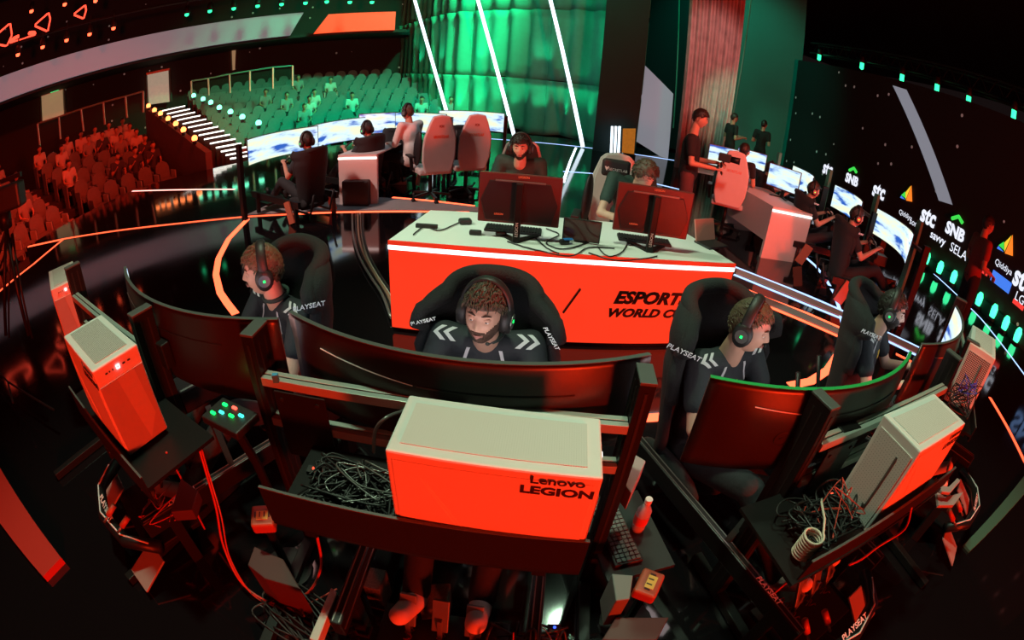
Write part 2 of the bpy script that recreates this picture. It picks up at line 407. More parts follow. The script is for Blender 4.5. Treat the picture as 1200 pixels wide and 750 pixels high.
from mathutils.bvhtree import BVHTree
def decal(body, part, nm, m, polys, d=(0, .55, -.83), off=.004):
    """cloth print laid onto a garment: flat outlines dropped onto it along d"""
    src = [c for c in body.children if c.name.split('.')[0] == part][0]
    t = BVHTree.FromPolygons([v.co.copy() for v in src.data.vertices], [tuple(p.vertices) for p in src.data.polygons]); d = V(d).normalized()
    b = MB()
    for q in polys:                                       # each outline is a quad of four points
        A, B_, C, D = [V(p) for p in q]; n = 6; vs = []; ok = True
        for i in range(n+1):
            for j in range(n+1):
                p = A.lerp(B_, i/n).lerp(D.lerp(C, i/n), j/n); h = t.ray_cast(p-d*1.2, d)
                if h[0] is None: ok = False; break
                vs.append(h[0]-d*off)
            if not ok: break
        if ok: b.add(vs, [(i*(n+1)+j, (i+1)*(n+1)+j, (i+1)*(n+1)+j+1, i*(n+1)+j+1) for i in range(n) for j in range(n)])
    if b.v:
        o = b.build(nm, m)
        for o in [o]+SIBS.pop(o.name, []): o.modifiers.new('s', 'SOLIDIFY').thickness = .002; o.parent = src
def chevron(x, y, w_, h_, t, s):
    return [((x, y, .9), (x+t, y, .9), (x+t+s*w_, y+h_/2, .9), (x+s*w_, y+h_/2, .9)), ((x, y, .9), (x+t, y, .9), (x+t+s*w_, y-h_/2, .9), (x+s*w_, y-h_/2, .9))]
# ------------------------------------------------------------------ the hall
def proj(p):
    c = CW.transposed() @ (V(p)-V((0, 0, H))); c.normalize(); th = math.acos(max(-1, min(1, c.y))); r = 2*FPX*sin(th/2); h = math.hypot(c.x, c.z)+1e-9
    return 600+c.x/h*r, 375-c.z/h*r
def floor_mat():
    m = mat('glossy_stage_floor', (.006, .005, .006), .10, spec=.5, coat=.0); nt = m.node_tree; b = nt.nodes['Principled BSDF']
    tc = nt.nodes.new('ShaderNodeTexCoord'); n = nt.nodes.new('ShaderNodeTexNoise'); n.inputs['Scale'].default_value = 1.4; n.inputs['Detail'].default_value = 6
    mr = nt.nodes.new('ShaderNodeMapRange'); mr.inputs['To Min'].default_value = .03; mr.inputs['To Max'].default_value = .11
    nt.links.new(tc.outputs['Object'], n.inputs[0]); nt.links.new(n.outputs['Fac'], mr.inputs[0]); nt.links.new(mr.outputs[0], b.inputs['Roughness'])
    b.inputs['IOR'].default_value = 1.7
    return m
FLOOR = floor_mat()
b = MB(); b.prism([(-7.6, -3.5), (9.6, -3.5), (9.6, 15), (4, 15.2), (-1.5, 15.2), (-4.5, 12.5), (-8.7, 8.2), (-8.9, 4.8), (-7.8, 5.1), (-7.3, 3)], -.5, 0); struct(b.build('floor', FLOOR))
DARKW = mat('dark_wall', (.020, .016, .015), .8, var=.3, scale=3)
CARP = mat('dark_carpet', (.035, .028, .026), .95, var=.3, scale=40)
b = MB(); b.box((-6, 10, -.85), (70, 66, .5)); struct(b.build('floor', CARP))
# seating tiers
C0 = V((0, 6, 0)); RZ = lambda r: -.6+.25*(r-11.6)
def polar(r, a, z=0): return V((C0.x+r*cos(R(a)), C0.y+r*sin(R(a)), z))
ROWS = [11.6+.85*k for k in range(9)]
b = MB()
for k, r in enumerate(ROWS):
    z = RZ(r); r0, r1 = r-.42, r+.43
    for a0, a1 in (([(152, 216)] if k < 5 else []) + [(96, 143)]):
        n = max(3, int((a1-a0)/2)); vs = []; fs = []
        for i in range(n+1):
            a = a0+(a1-a0)*i/n
            vs += [polar(r0, a, -1), polar(r0, a, z), polar(r1, a, z), polar(r1, a, -1)]
        for i in range(n):
            o = i*4
            for j in range(4): fs.append((o+j, o+(j+1) % 4, o+4+(j+1) % 4, o+4+j))
        b.add(vs, fs)
struct(b.build('floor', CARP))
# curved rear wall with its doors
def arcwall(name, rr, a0, a1, z0, z1, m, th=.3, n=40, slant0=0, slant1=0):
    vs = []; fs = []
    for i in range(n+1):
        t = i/n
        for z, rad, s in ((z0, rr, 0), (z1, rr, 1), (z1, rr+th, 1), (z0, rr+th, 0)):
            az = R(a0+(a1-a0)*t + (slant0*(1-t)+slant1*t)*s); vs.append((rad*sin(az), rad*cos(az), z))
    for i in range(n):
        o = i*4
        for j in range(4): fs.append((o+j, o+(j+1) % 4, o+4+(j+1) % 4, o+4+j))
    fs += [(0, 1, 2, 3), (n*4, n*4+3, n*4+2, n*4+1)]
    return MB().add(vs, fs).build(name, m, smooth=False)
def dots_mat(name, base, dot, es, sc):
    m = mat(name, base, .8); nt = m.node_tree; b = nt.nodes['Principled BSDF']
    tc = nt.nodes.new('ShaderNodeTexCoord'); v = nt.nodes.new('ShaderNodeTexVoronoi'); v.inputs['Scale'].default_value = sc; v.inputs['Randomness'].default_value = .55
    lt = nt.nodes.new('ShaderNodeMath'); lt.operation = 'LESS_THAN'; lt.inputs[1].default_value = .045*sc/1.6
    lt.inputs[1].default_value = .075; nt.links.new(tc.outputs['Object'], v.inputs['Vector']); nt.links.new(v.outputs['Distance'], lt.inputs[0])
    mx = nt.nodes.new('ShaderNodeMixRGB'); mx.inputs[1].default_value = (*base, 1); mx.inputs[2].default_value = (*dot, 1)
    nt.links.new(lt.outputs[0], mx.inputs[0]); nt.links.new(mx.outputs[0], b.inputs['Base Color'])
    b.inputs['Emission Color'].default_value = (*dot, 1); ml = nt.nodes.new('ShaderNodeMath'); ml.operation = 'MULTIPLY'; ml.inputs[1].default_value = es
    nt.links.new(lt.outputs[0], ml.inputs[0]); nt.links.new(ml.outputs[0], b.inputs['Emission Strength'])
    return m
DOTW = dots_mat('dotted_wall', (.022, .017, .015), (.5, .45, .4), .12, 1.5)
struct(arcwall('wall_back', 24.5, -85, -14, -1, 9, DOTW))
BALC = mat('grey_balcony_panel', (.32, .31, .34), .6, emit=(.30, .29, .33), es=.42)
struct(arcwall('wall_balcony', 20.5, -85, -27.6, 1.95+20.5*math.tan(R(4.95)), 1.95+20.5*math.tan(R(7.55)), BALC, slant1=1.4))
o = arcwall('orange_banner', 20.5, -24.9, -15.7, 1.95+20.5*math.tan(R(4.9)), 1.95+20.5*math.tan(R(7.1)), emi('orange_screen', (1, .075, .02), 1.15), .2, 14, slant0=1.6)
tag(o, 'bright orange slanted panel on the balcony front beside the green drapes', 'banner')
struct(arcwall('trim_1', 20.7, -85, -14, 1.95+20.7*math.tan(R(4.6)), 1.95+20.7*math.tan(R(4.95)), DARKW, 4))
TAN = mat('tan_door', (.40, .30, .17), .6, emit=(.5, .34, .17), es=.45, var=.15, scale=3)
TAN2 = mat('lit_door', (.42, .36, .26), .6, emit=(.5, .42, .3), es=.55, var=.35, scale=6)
def pxrect(mb, pts, dist, th=.12):
    a = [PD(x, y, dist) for x, y in pts]; n = (a[1]-a[0]).cross(a[3]-a[0]).normalized(); bq = [p+n*th for p in a]; bq2 = [p-n*th for p in a]
    mb.add(bq+bq2, [(0, 1, 2, 3), (7, 6, 5, 4), (0, 4, 5, 1), (1, 5, 6, 2), (2, 6, 7, 3), (3, 7, 4, 0)])
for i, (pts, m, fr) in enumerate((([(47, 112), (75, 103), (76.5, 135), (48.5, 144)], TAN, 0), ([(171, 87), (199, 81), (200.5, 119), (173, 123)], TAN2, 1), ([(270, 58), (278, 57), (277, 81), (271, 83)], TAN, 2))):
    e = empty('door_%d' % (i+1), None, None, PD(pts[3][0], pts[3][1], 24.1)); struct(e)
    b = MB(); pxrect(b, pts, 24.1, .05); o = b.build('panel', m); o.parent = e; o.matrix_parent_inverse = MX.Translation(e.location).inverted()
    b = MB(); q = [PD(x, y, 24.0) for x, y in pts]; b.bar(q[0], q[3], .1, .1); b.bar(q[1], q[2], .1, .1); b.bar(q[0], q[1], .1, .1)
    o = b.build('frame', GREYM); o.parent = e; o.matrix_parent_inverse = MX.Translation(e.location).inverted()
def atworld(o, e):                     # keep a part that was built in hall coordinates where it is
    for c in [o]+SIBS.pop(o.name, []): c.parent = e; c.matrix_parent_inverse = (MX.Translation(e.location) @ e.rotation_euler.to_matrix().to_4x4()).inverted()
    return o
# exit signs
GREENE = emi('green_exit', (.05, 1, .25), 1.6)
for lab, x, y, dd, s in (('green exit sign over the passage right of the drapes', 737, 143, 13.6, .3), ('small green exit sign over the tan doors behind the left seats', 64, 104, 23.8, .45)):
    p = PD(x, y, dd); e = empty('exit_sign', lab, 'sign', p, math.atan2(-p.x, p.y)); b = MB(); b.box((0, 0, 0), (s, .05, s*.55)); b.build('housing', GREENE, e)
    text('EXIT', s*.36, mat('sign_print', (.8, .9, .8), .5, emit=(.8, 1, .85), es=1.2), face_mx((0, -.03, 0), (1, 0, 0), (0, 0, 1)), e)
struct(MB().box((0, 12, 8.9), (60, 60, .3)).build('ceiling', mat('black_ceiling', (.006, .005, .005), .9)))
struct(MB().box((-26, 2, 4), (.3, 20, 10)).build('wall_left', DARKW))
# drapes behind the stage
def drape_mat():
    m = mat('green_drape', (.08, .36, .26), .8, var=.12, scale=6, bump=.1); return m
DRA = drape_mat()
DL = [V((-7.6, 26, 0)), V((-3.0, 18.4, 0)), V((3.3, 14.4, 0))]
def dline(t):
    L1 = (DL[1]-DL[0]).length; L2 = (DL[2]-DL[1]).length; s = t*(L1+L2)
    return DL[0].lerp(DL[1], s/L1) if s < L1 else DL[1].lerp(DL[2], (s-L1)/L2)
zs = [-.05, 1.75, 4.2, 8.6]
for j in range(3):
    for q in range(5):
        t0, t1 = q/5, (q+1)/5; n = 60; m_ = 8; vs = []; fs = []
        nrm = V((-.55, -.83, 0))
        for i in range(n+1):
            t = t0+(t1-t0)*i/n; p = dline(t); s = t*17
            for k in range(m_+1):
                z = zs[j]+(zs[j+1]-zs[j])*k/m_ ; wv = .10*sin(s*2*pi/.8)+.05*sin(s*5.3)+.04*noise.noise(V((s*2, z*.8, j)))
                sag = .06*sin(s*2*pi/2.3+j) if k in (0,) else 0
                vs.append(p+nrm*(wv+.10*(k == m_))+V((0, 0, z+sag+(.03 if k == m_ else 0))))
        for i in range(n):
            for k in range(m_): o_ = i*(m_+1)+k; fs.append((o_, o_+m_+1, o_+m_+2, o_+1))
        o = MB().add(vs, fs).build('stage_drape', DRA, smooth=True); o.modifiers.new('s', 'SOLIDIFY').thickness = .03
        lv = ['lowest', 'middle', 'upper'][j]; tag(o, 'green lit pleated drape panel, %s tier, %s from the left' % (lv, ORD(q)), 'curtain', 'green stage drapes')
# dark column, slanted grey panel, pink curtain, teal wall
c = V((2.35, 13.4, 0)); b = MB(); 
a0 = PD(711, 0, 13.4); a1 = PD(760, 30, 13.4); b.prism([(a0.x, a0.y), (a1.x, a1.y), (a1.x*1.08, a1.y*1.08), (a0.x*1.08, a0.y*1.08)], 0, 9); struct(b.build('wall_column', mat('dark_teal_column', (.004, .014, .017), .7, var=.3, scale=2)))
b = MB(); a0 = PD(752, 30, 17); a1 = PD(812, 60, 17); b.prism([(a0.x, a0.y), (a1.x, a1.y), (a1.x*1.02, a1.y*1.02), (a0.x*1.02, a0.y*1.02)], 0, 9); struct(b.build('wall_rear', mat('near_black_wall', (.006, .008, .009), .8)))
b = MB(); q = [PD(751, 72, 15.2), PD(789, 110, 14.2), PD(782.5, 189, 14.2), PD(744.5, 165, 15.2)]; b.add(q+[p+V((.02, .1, 0)) for p in q], [(0, 1, 2, 3), (7, 6, 5, 4), (0, 4, 5, 1), (1, 5, 6, 2), (2, 6, 7, 3), (3, 7, 4, 0)])
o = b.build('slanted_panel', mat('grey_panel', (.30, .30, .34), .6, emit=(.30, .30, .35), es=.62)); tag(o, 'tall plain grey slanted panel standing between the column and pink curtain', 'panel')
vs = []; fs = []; n = 90
for i in range(n+1):
    t = i/n
    for k in range(6):
        z = 8.5*k/5; w_ = 1.35+.04*z; x = -w_/2+w_*t; vs.append(V((x+4.55+.11*z*.0, 12.2+.05*abs((i % 6)-3)+.03*sin(i*1.7), z)))
for i in range(n):
    for k in range(5): o_ = i*6+k; fs.append((o_, o_+6, o_+7, o_+1))
a0 = PD(809, 100, 12.8); 
o = MB().add(vs, fs).build('ribbon_curtain', mat('pale_pink_cloth', (.50, .40, .38), .7, var=.5, scale=4), smooth=True); o.modifiers.new('s', 'SOLIDIFY').thickness = .02
tag(o, 'narrow floor-length pinkish white gathered curtain behind the standing man', 'curtain')
a0 = PD(795, 100, 17.5); a1 = PD(937, 100, 17.2)
b = MB(); b.prism([(a0.x, a0.y), (a1.x, a1.y), (a1.x*1.03, a1.y*1.03), (a0.x*1.03, a0.y*1.03)], 0, 9); struct(b.build('wall_teal', mat('teal_wall', (.02, .20, .17), .75, var=.15, scale=1)))
for i, (xa, xb, lab) in enumerate((((796, 0), (789, 150), 'thin green cable hanging left of the pink curtain'), ((880, 0), (856, 150), 'thin pale green cable hanging in front of the teal wall'))):
    b = MB(); a = PD(*xa, 14); c = PD(*xb, 14); b.tube([a+V((0, 0, 1)), a, a.lerp(c, .5), c], .02, 6); tag(b.build('hanging_cable', mat('green_cable', (.1, .5, .35), .5)), lab, 'cable')
# ------------------------------------------------------------------ big screen on the right
WX = 8.44
def PW(px, py, x=WX):
    d = ray(px, py); t = x/d.x; return V((x, d.y*t, H+d.z*t))
e = empty('led_wall', 'big dark led screen wall with rows of bright sponsor logos', 'screen', (WX, 7, 0))
def ztop(y): return 3.62+.048*(y-5)
b = MB(); vs = []
b.add([(WX, .5, .24), (WX, 14.6, .24), (WX, 14.6, ztop(14.6)), (WX, .5, ztop(.5)), (WX+.3, .5, .24), (WX+.3, 14.6, .24), (WX+.3, 14.6, ztop(14.6)), (WX+.3, .5, ztop(.5))], [(0, 1, 2, 3), (7, 6, 5, 4), (0, 4, 5, 1), (1, 5, 6, 2), (2, 6, 7, 3), (3, 7, 4, 0)])
atworld(b.build('screen', dots_mat('led_wall_face', (.014, .009, .009), (.6, .55, .52), .12, 1.9)), e)
LOGO = emi('logo_white', (.85, .88, 1), 1.05); LOGOG = emi('logo_green', (.05, .75, .08), 1.); LOGOO = emi('logo_orange', (1, .22, .02), 1.1); LOGOB = emi('logo_blue', (.06, .22, .9), 1.); LOGOR = emi('logo_red', (1, .05, .04), 1.); LOGOY = emi('logo_yellow', (1, .6, .03), 1.)
q = [PW(1046, 100, WX-.012), PW(1062, 105, WX-.012), PW(1116, 240, WX-.012), PW(1100, 235, WX-.012)]
atworld(MB().add(q+[p+V((.01, 0, 0)) for p in q], [(0, 1, 2, 3), (7, 6, 5, 4), (0, 4, 5, 1), (1, 5, 6, 2), (2, 6, 7, 3), (3, 7, 4, 0)]).build('stripe', emi('grey_stripe', (.28, .28, .33), .75)), e)
def logo(px, py, s, size, m=LOGO, **k):
    p = PW(px, py, WX-.02); o = text(s, size, m, face_mx(p, (0, -1, 0), (0, 0, 1)), None, **k); atworld(o, e); return p
def emblem(p, s):
    for m_, pts in ((LOGOO, [(0, 0), (.5, .1), (.15, .9)]), (LOGOY, [(-.05, .05), (.1, .85), (-.2, .4)]), (LOGOG, [(-.5, .15), (-.1, .1), (-.25, .42)]), (LOGOB, [(-.55, -.02), (-.1, .02), (-.5, .12)])):
        b = MB(); b.prism([(x*s, y*s) for x, y in pts], 0, .01, face_mx(p+V((-.005, 0, .1)), (0, -1, 0), (0, 0, 1))); atworld(b.build('emblem', m_), e)
for x, y in ((970, 198), (1030, 224), (1088, 254), (1147, 290), (1199, 329)): logo(x, y, 'stc', .52, bold=.018, sx=.85)
for x, y in ((998, 211), (1119, 272)):
    p = logo(x, y, 'SNB', .33, bold=.016); b = MB(); b.tube([p+V((-.01, .18, .22)), p+V((-.01, 0, .33)), p+V((-.01, -.15, .25))], .04, 6); atworld(b.build('emblem', LOGOG), e)
for x, y in ((1061, 240), (1176, 303)): p = PW(x, y, WX-.02); emblem(p, .42)
logo(1176, 313, 'Qiddiya', .16); logo(1061, 252, 'Qiddiya', .16)
logo(1099, 279, 'savvy', .24, bold=.004); logo(1123, 295, 'SELA', .26); logo(1146, 310, 'amazon', .14); logo(1072, 262, 'sony', .2)
for y_, s_ in ((2.9, 'SNB'), (2.3, 'stc'), (1.6, 'SNB'), (.95, 'stc')): atworld(text(s_, .5, emi('logo_pale_blue', (.25, .45, .9), .8), face_mx((WX-.02, y_, 1.0), (0, -1, 0), (0, 0, 1)), None, bold=.016), e)
p = PW(1154, 317, WX-.02); atworld(MB().box(p, (.02, .2, .14)).build('emblem', LOGOR), e)
p = PW(1173, 330, WX-.02); atworld(MB().box(p, (.02, .55, .2)).build('emblem', LOGOB), e); logo(1173, 330, 'aramco', .12)
p = PW(1195, 352, WX-.02); atworld(MB().box(p+V((0, 0, -.08)), (.02, .3, .08)).build('emblem', LOGOR), e); logo(1195, 350, 'LG', .22)
struct(MB().box((WX+.5, 7, .12), (1.1, 16, .24)).build('trim_2', DARKW))
GL = emi('green_lamp', (.05, 1, .38), 2.6); OLG = emi('orange_lamp', (1, .22, .06), 4.5); GLH = emi('mint_lamp', (.03, 1, .36), 2.2); GLS = emi('pale_mint_lamp', (.16, 1, .55), 4)
lamp_no = 0
for i, (x, y) in enumerate([(1086.5, 302), (1102, 313), (1118, 324), (1133, 337), (1148, 350), (1165, 364), (1179, 378), (1193, 392)]):
    p = PW(x, y, WX-.1); e = empty('floor_lamp', 'green glowing lamp along the foot of the big screen, %s from the far end' % ORD(i), 'lamp', p, group='green lamps at the foot of the screen')
    b = MB(); b.lathe([(.06, -.13), (.075, -.05), (.075, .05), (.04, .12)], 10); b.build('bulb', GL, e, True); b = MB(); b.box((0, 0, -.155), (.16, .16, .06)); b.build('base', BLACKP, e)
tag_ = None
# truss above the screen with its lamps
e = empty('lighting_truss', 'long dark truss hanging above the big screen', 'truss', (WX+.3, 7, 4.4))
b = MB()
for dz, dx in ((0, 0), (.35, 0), (0, .35), (.35, .35)): b.tube([(WX+.2+dx, 1, 3.75+dz+.0), (WX+.2+dx, 14.2, 4.41+dz)], .03, 6)
atworld(b.build('chord', BLACK), e); b = MB()
for i in range(26):
    y = 1+i*.5; z = 3.75+.05*(y-1); b.tube([(WX+.2, y, z), (WX+.2, y+.25, z+.35), (WX+.2, y+.5, z+.02)], .012, 5)
atworld(b.build('brace', BLACK), e)
for i, (x, y) in enumerate([(912, 59), (960, 67), (1010, 77), (1057, 91), (1098, 103), (1135, 117), (1188, 134)]):
    p = PW(x, y, WX+.1); e = empty('stage_lamp', 'green stage lamp hanging above the big screen, %s from the far end' % ORD(i), 'lamp', p, group='green lamps above the screen')
    b = MB(); b.lathe([(.03, -.11), (.06, -.08), (.06, .08), (.04, .11)], 10); b.build('lens', GLH, e, True); b = MB(); b.lathe([(.07, .08), (.08, .12), (.06, .26)], 10); b.build('housing', BLACKP, e, True)
# ceiling lamps at the left
def hang(i, x, y, dd, m, lab, grp):
    p = PD(x, y, dd); e = empty('stage_lamp', lab, 'lamp', p, group=grp)
    b = MB(); b.lathe([(.04, -.10), (.08, -.07), (.08, .02), (.04, .06)], 10); b.build('lens', m, e, True)
    b = MB(); b.lathe([(.12, 0), (.13, .08), (.08, .3)], 10); b.box((0, 0, .45), (.04, .04, .4)); b.build('housing', BLACKP, e, True)
for i, (x, y) in enumerate([(21, 63), (50, 54), (78, 46), (105, 39), (133, 32), (37, 12), (76, 4), (112, 0)]): hang(i, x, y, 18.5, emi('red_stage_lamp', (1, .08, .03), 5), 'red stage lamp over the left balcony, %s counting from the left, %s row' % (ORD(i if i < 5 else i-5), 'lower' if i < 5 else 'upper'), 'red lamps over the balcony')
for i, (x, y) in enumerate([(219, 16), (246, 12), (274, 9), (302, 6), (330, 4), (358, 2.5), (383, 1), (410, 1.5), (436, 1.5)]): hang(i, x, y, 18.5, GLH, 'mint green stage lamp over the balcony, %s from the red ones' % ORD(i), 'green lamps over the balcony')
b = MB(); b.tube([V((18.7*sin(R(a)), 18.7*cos(R(a)), 5.45)) for a in range(-80, -12, 3)], .05, 6); tag(b.build('lighting_rail', BLACKP), 'dark curved rail carrying the lamps over the balcony', 'rail')
RN = emi('red_neon', (1, .06, .03), 2.6)
for i, pts in enumerate(([(-14, 50), (12, 27), (14, 41), (8, 54)], [(40, 30), (57, 15), (59, 22), (56, 37)], [(86, 17), (100, 6), (101, 12), (98, 22)])):
    q = [PD(x, y, 17) for x, y in pts]; dn = []
    for a, c in zip(q, q[1:]+q[:1]): dn += [a.lerp(c, .08), a.lerp(c, .5), a.lerp(c, .92)]
    b = MB(); b.tube(dn, .035, 6, True); tag(b.build('neon_triangle', RN), 'red neon triangle hanging high at the left, %s from the left edge' % ORD(i), 'light', 'red neon triangles')
for i, (x, y, r_) in enumerate(((22, 440, .62), (78, 398, .5))):
    p = P(x, y, -5.6); p = V((p.x, p.y, 5.6)); b = MB(); b.tube([p+V((r_*cos(a), r_*sin(a), 0)) for a in [2*pi*k/20*.86 for k in range(21)]], .07, 6); tag(b.build('neon_ring', RN), 'red ring lamp over the left of the stage, %s one, mirrored in the floor' % ['nearer', 'farther'][i], 'light', 'red ring lamps')
TUB = emi('white_tube', (.75, .9, 1), 2.2)
for i, (a, c) in enumerate((((486, 0, 17.0), (526, 140, 15.8)), ((560, 0, 15.4), (603, 161, 14.3)), ((645, 0, 14.6), (683, 172, 13.6)))):
    A = PD(a[0], a[1], a[2]); B_ = PD(*c[:2], c[2]); A = A+(A-B_)*.15
    b = MB(); b.tube([A, B_], .055, 8); e = b.build('light_tube', TUB, smooth=True); tag(e, 'tall leaning white light tube in front of the drapes, %s of three from the left' % ORD(i), 'light', 'leaning white light tubes')
b = MB()
for i in range(3): a = PD(717.5+i*4.3, 148, 13); c = PD(716+i*4.3, 182, 13); b.tube([a, c], .035, 6)
tag(b.build('light_column', TUB), 'short trio of white vertical light bars under the exit sign', 'light')
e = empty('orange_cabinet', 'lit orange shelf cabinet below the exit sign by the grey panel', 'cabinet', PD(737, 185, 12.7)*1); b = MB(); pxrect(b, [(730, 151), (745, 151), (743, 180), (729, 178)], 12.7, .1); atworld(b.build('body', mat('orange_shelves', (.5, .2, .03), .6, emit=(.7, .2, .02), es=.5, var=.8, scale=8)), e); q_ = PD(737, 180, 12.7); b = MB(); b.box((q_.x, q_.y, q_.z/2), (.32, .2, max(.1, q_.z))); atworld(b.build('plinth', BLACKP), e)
# ------------------------------------------------------------------ light strips set in the stage floor
LR = emi('red_strip', (1, .10, .035), 2.3); LO = emi('orange_strip', (1, .105, .04), 3.4); LB = emi('blue_white_strip', (.36, .55, 1), 1.9); LP = emi('pink_strip', (1, .42, .36), 2.6)
def strip(pts, w_, m, lab, z=.006):
    b = MB(); pts = [V((p.x, p.y, z)) for p in pts]; vs = []; fs = []
    for i, p in enumerate(pts):
        t = (pts[min(i+1, len(pts)-1)]-pts[max(i-1, 0)]).normalized(); n_ = V((-t.y, t.x, 0))*w_/2
        vs += [p+n_, p-n_, p-n_-V((0, 0, z+.01)), p+n_-V((0, 0, z+.01))]
    for i in range(len(pts)-1):
        o_ = i*4
        for j in range(4): fs.append((o_+j, o_+4+j, o_+4+(j+1) % 4, o_+(j+1) % 4))
    fs += [(0, 1, 2, 3), (len(vs)-1, len(vs)-2, len(vs)-3, len(vs)-4)]
    tag(b.add(vs, fs).build('floor_light_strip', m), lab, 'light strip', 'light strips in the stage floor')
PX = lambda *ps: [P(x, y, 0) for x, y in ps]
strip(PX((33, 289), (75, 280), (140, 270), (210, 262), (290, 254), (345, 251)), .05, LR, 'long red floor strip running toward the left seats')
strip(PX((345, 251), (395, 249), (470, 248), (550, 249)), .05, LO, 'pale orange floor strip before the left white desk')
strip(PX((-20, 358), (0, 341), (40, 309), (75, 280)), .05, LR, 'red floor strip slanting to the lower left corner')
strip(PX((155, 224), (210, 222.5), (275, 222)), .05, LP, 'pink floor strip in front of the lamp-lined stairs')
strip(PX((345, 225), (395, 227.5)), .05, LO, 'short orange floor strip left of the white desk')
strip(PX((460, 231.5), (510, 236), (556, 241.5)), .05, LO, 'orange floor strip under the two far white chairs')
cc = (.32, 6.42); rr = 4.13
def carc(a0, a1, n, rr=rr): return arc_pts(cc, rr, R(a0), R(a1), n)
strip(PX((290, 257), (268, 280), (256, 303), (253, 322), (258, 343), (266, 355), (276, 368)), .075, LO, 'orange curved floor strip behind the left player')
strip(PX((700, 491), (760, 490), (800, 487)), .075, LO, 'orange floor strip glimpsed between the centre rack and right rack')
strip(PX((925, 452), (950, 447), (970, 434), (981, 417), (986, 397)), .085, LO, 'wide orange curved floor strip behind the right player')
strip(PX((941, 299), (956, 312), (967, 326), (977, 343), (984, 363), (988, 385)), .05, LB, 'blue white curved floor strip right of the white desk')
strip(PX((861, 313), (899, 328), (945, 346), (991, 366)), .045, LB, 'first white floor strip leaving the centre desk')
strip(PX((860, 322), (899, 338), (945, 357), (990, 375)), .045, LB, 'second white floor strip leaving the centre desk')
strip(PX((857, 332), (899, 350), (945, 367), (988, 386)), .045, LO, 'first orange floor strip below the white pair')
strip(PX((855, 343), (899, 359), (945, 378), (986, 396)), .045, LO, 'second orange floor strip nearest the right player')
strip(PX((1040, 390), (1078, 408), (1100, 420)), .045, LB, 'white floor strip beyond the far right player, upper one')
strip(PX((1040, 400), (1075, 417), (1100, 431)), .045, LB, 'white floor strip beyond the far right player, lower one')
strip(PX((1050, 415), (1072, 426), (1090, 436)), .045, LR, 'short red floor strip beyond the far right player')
strip(PX((1076, 305), (1110, 335), (1150, 374), (1190, 425), (1215, 460)), .03, LB, 'thin blue white strip edging the stage before the big screen')
strip(PX((1160, 466), (1180, 500), (1200, 540), (1212, 562)), .05, LR, 'red floor strip at the right edge near the last rack')
strip(PX((525, 160), (600, 164.5), (680, 172), (745, 181), (790, 188)), .05, LB, 'thin blue line along the rear stage edge before the drapes')
strip(PX((660, 201), (690, 203), (740, 209), (800, 223)), .05, LB, 'thin blue floor line behind the two desk players')
strip(PX((675, 173), (668, 190), (660, 214)), .06, TUB, 'pale crossing floor strip below the third leaning tube')  # the tube's mirror image on the floor, built as a glowing strip
GREYF = mat('grey_walkway', (.34, .31, .31), .7, var=.08, scale=8)
def slab(ps, lab, m=GREYF, z=.012):
    b = MB(); b.prism([(p.x, p.y) for p in PX(*ps)], -.01, z); return b.build('floor', m)
for ps in ([(290, 252), (345, 227), (395, 229), (460, 233), (556, 243), (600, 250), (550, 247.5), (395, 247.5), (345, 249)], [(862, 315), (945, 348), (991, 368), (990, 373), (945, 355), (862, 321)], [(859, 334), (945, 369), (988, 388), (986, 394), (945, 376), (857, 342)], [(1040, 391.5), (1078, 409.5), (1075, 415.5), (1040, 398.5)]):
    struct(slab(ps, ''))
tag(strip and MB().prism([(p.x, p.y) for p in PX((0, 548), (77, 660), (56, 682), (-16, 590))], 0, .05).build('floor_board', mat('board_with_red_light', (.50, .025, .014), .6)), 'long red board lying on the floor at the lower left', 'board')  # red stage light is put into the board's base colour
b = MB(); q = PX((1210, 545), (1216, 560), (1135, 648), (1128, 640)); b.prism([(p.x, p.y) for p in q], 0, .02); tag(b.build('floor_board', mat('green_floor_tape_glow', (.05, .16, .11), .6)), 'dull green strip lying on the floor at the right', 'board')  # glow of green floor tape, put into a flat board's colour
# ------------------------------------------------------------------ stairs with lamps
e = empty('lamp_stair', 'stairs with glowing white treads between orange lamps and green lamps', 'stairs', PD(235, 170, 15))
STW = emi('tread_light', (1, .96, .85), 2.6)
Lp = [(190, 130), (205, 141), (222, 153), (238, 166), (256, 180), (270, 191)]; Rp = [(217, 124), (232, 132), (250, 142), (268, 153), (285, 165), (300, 176)]
def lerpl(L, t):
    s = t*(len(L)-1); i = min(int(s), len(L)-2); f = s-i; return (L[i][0]+(L[i+1][0]-L[i][0])*f, L[i][1]+(L[i+1][1]-L[i][1])*f)
for i in range(14):
    t = i/13; dd = 17.6-4.6*t; a = PD(*lerpl(Lp, t), dd); c = PD(*lerpl(Rp, t), dd)
    z_ = (a.z+c.z)/2; a.z = c.z = z_
    b = MB(); b.bar(a, c, .055, .035); atworld(b.build('tread_light', STW), e)
    dv = V((-a.y+c.y, a.x-c.x, 0)).normalized(); dv = dv if dv.y > 0 else -dv
    b = MB(); vs = [a, c, c+dv*.42, a+dv*.42]; vs = [v-V((0, 0, .03)) for v in vs]; b.add(vs+[V((v.x, v.y, -.7)) for v in vs], [(0, 1, 2, 3), (7, 6, 5, 4), (0, 4, 5, 1), (1, 5, 6, 2), (2, 6, 7, 3), (3, 7, 4, 0)]); atworld(b.build('step', CARP), e)
OP = [(174, 124), (181, 129), (188, 133), (197, 139), (206, 145), (215, 152), (228, 162)]; GP = [(227, 112), (238, 116), (247, 120), (257, 126), (270, 131), (284, 137), (303, 144)]
wa = PD(170, 122, 17.9); wb = PD(240, 172, 12.4)
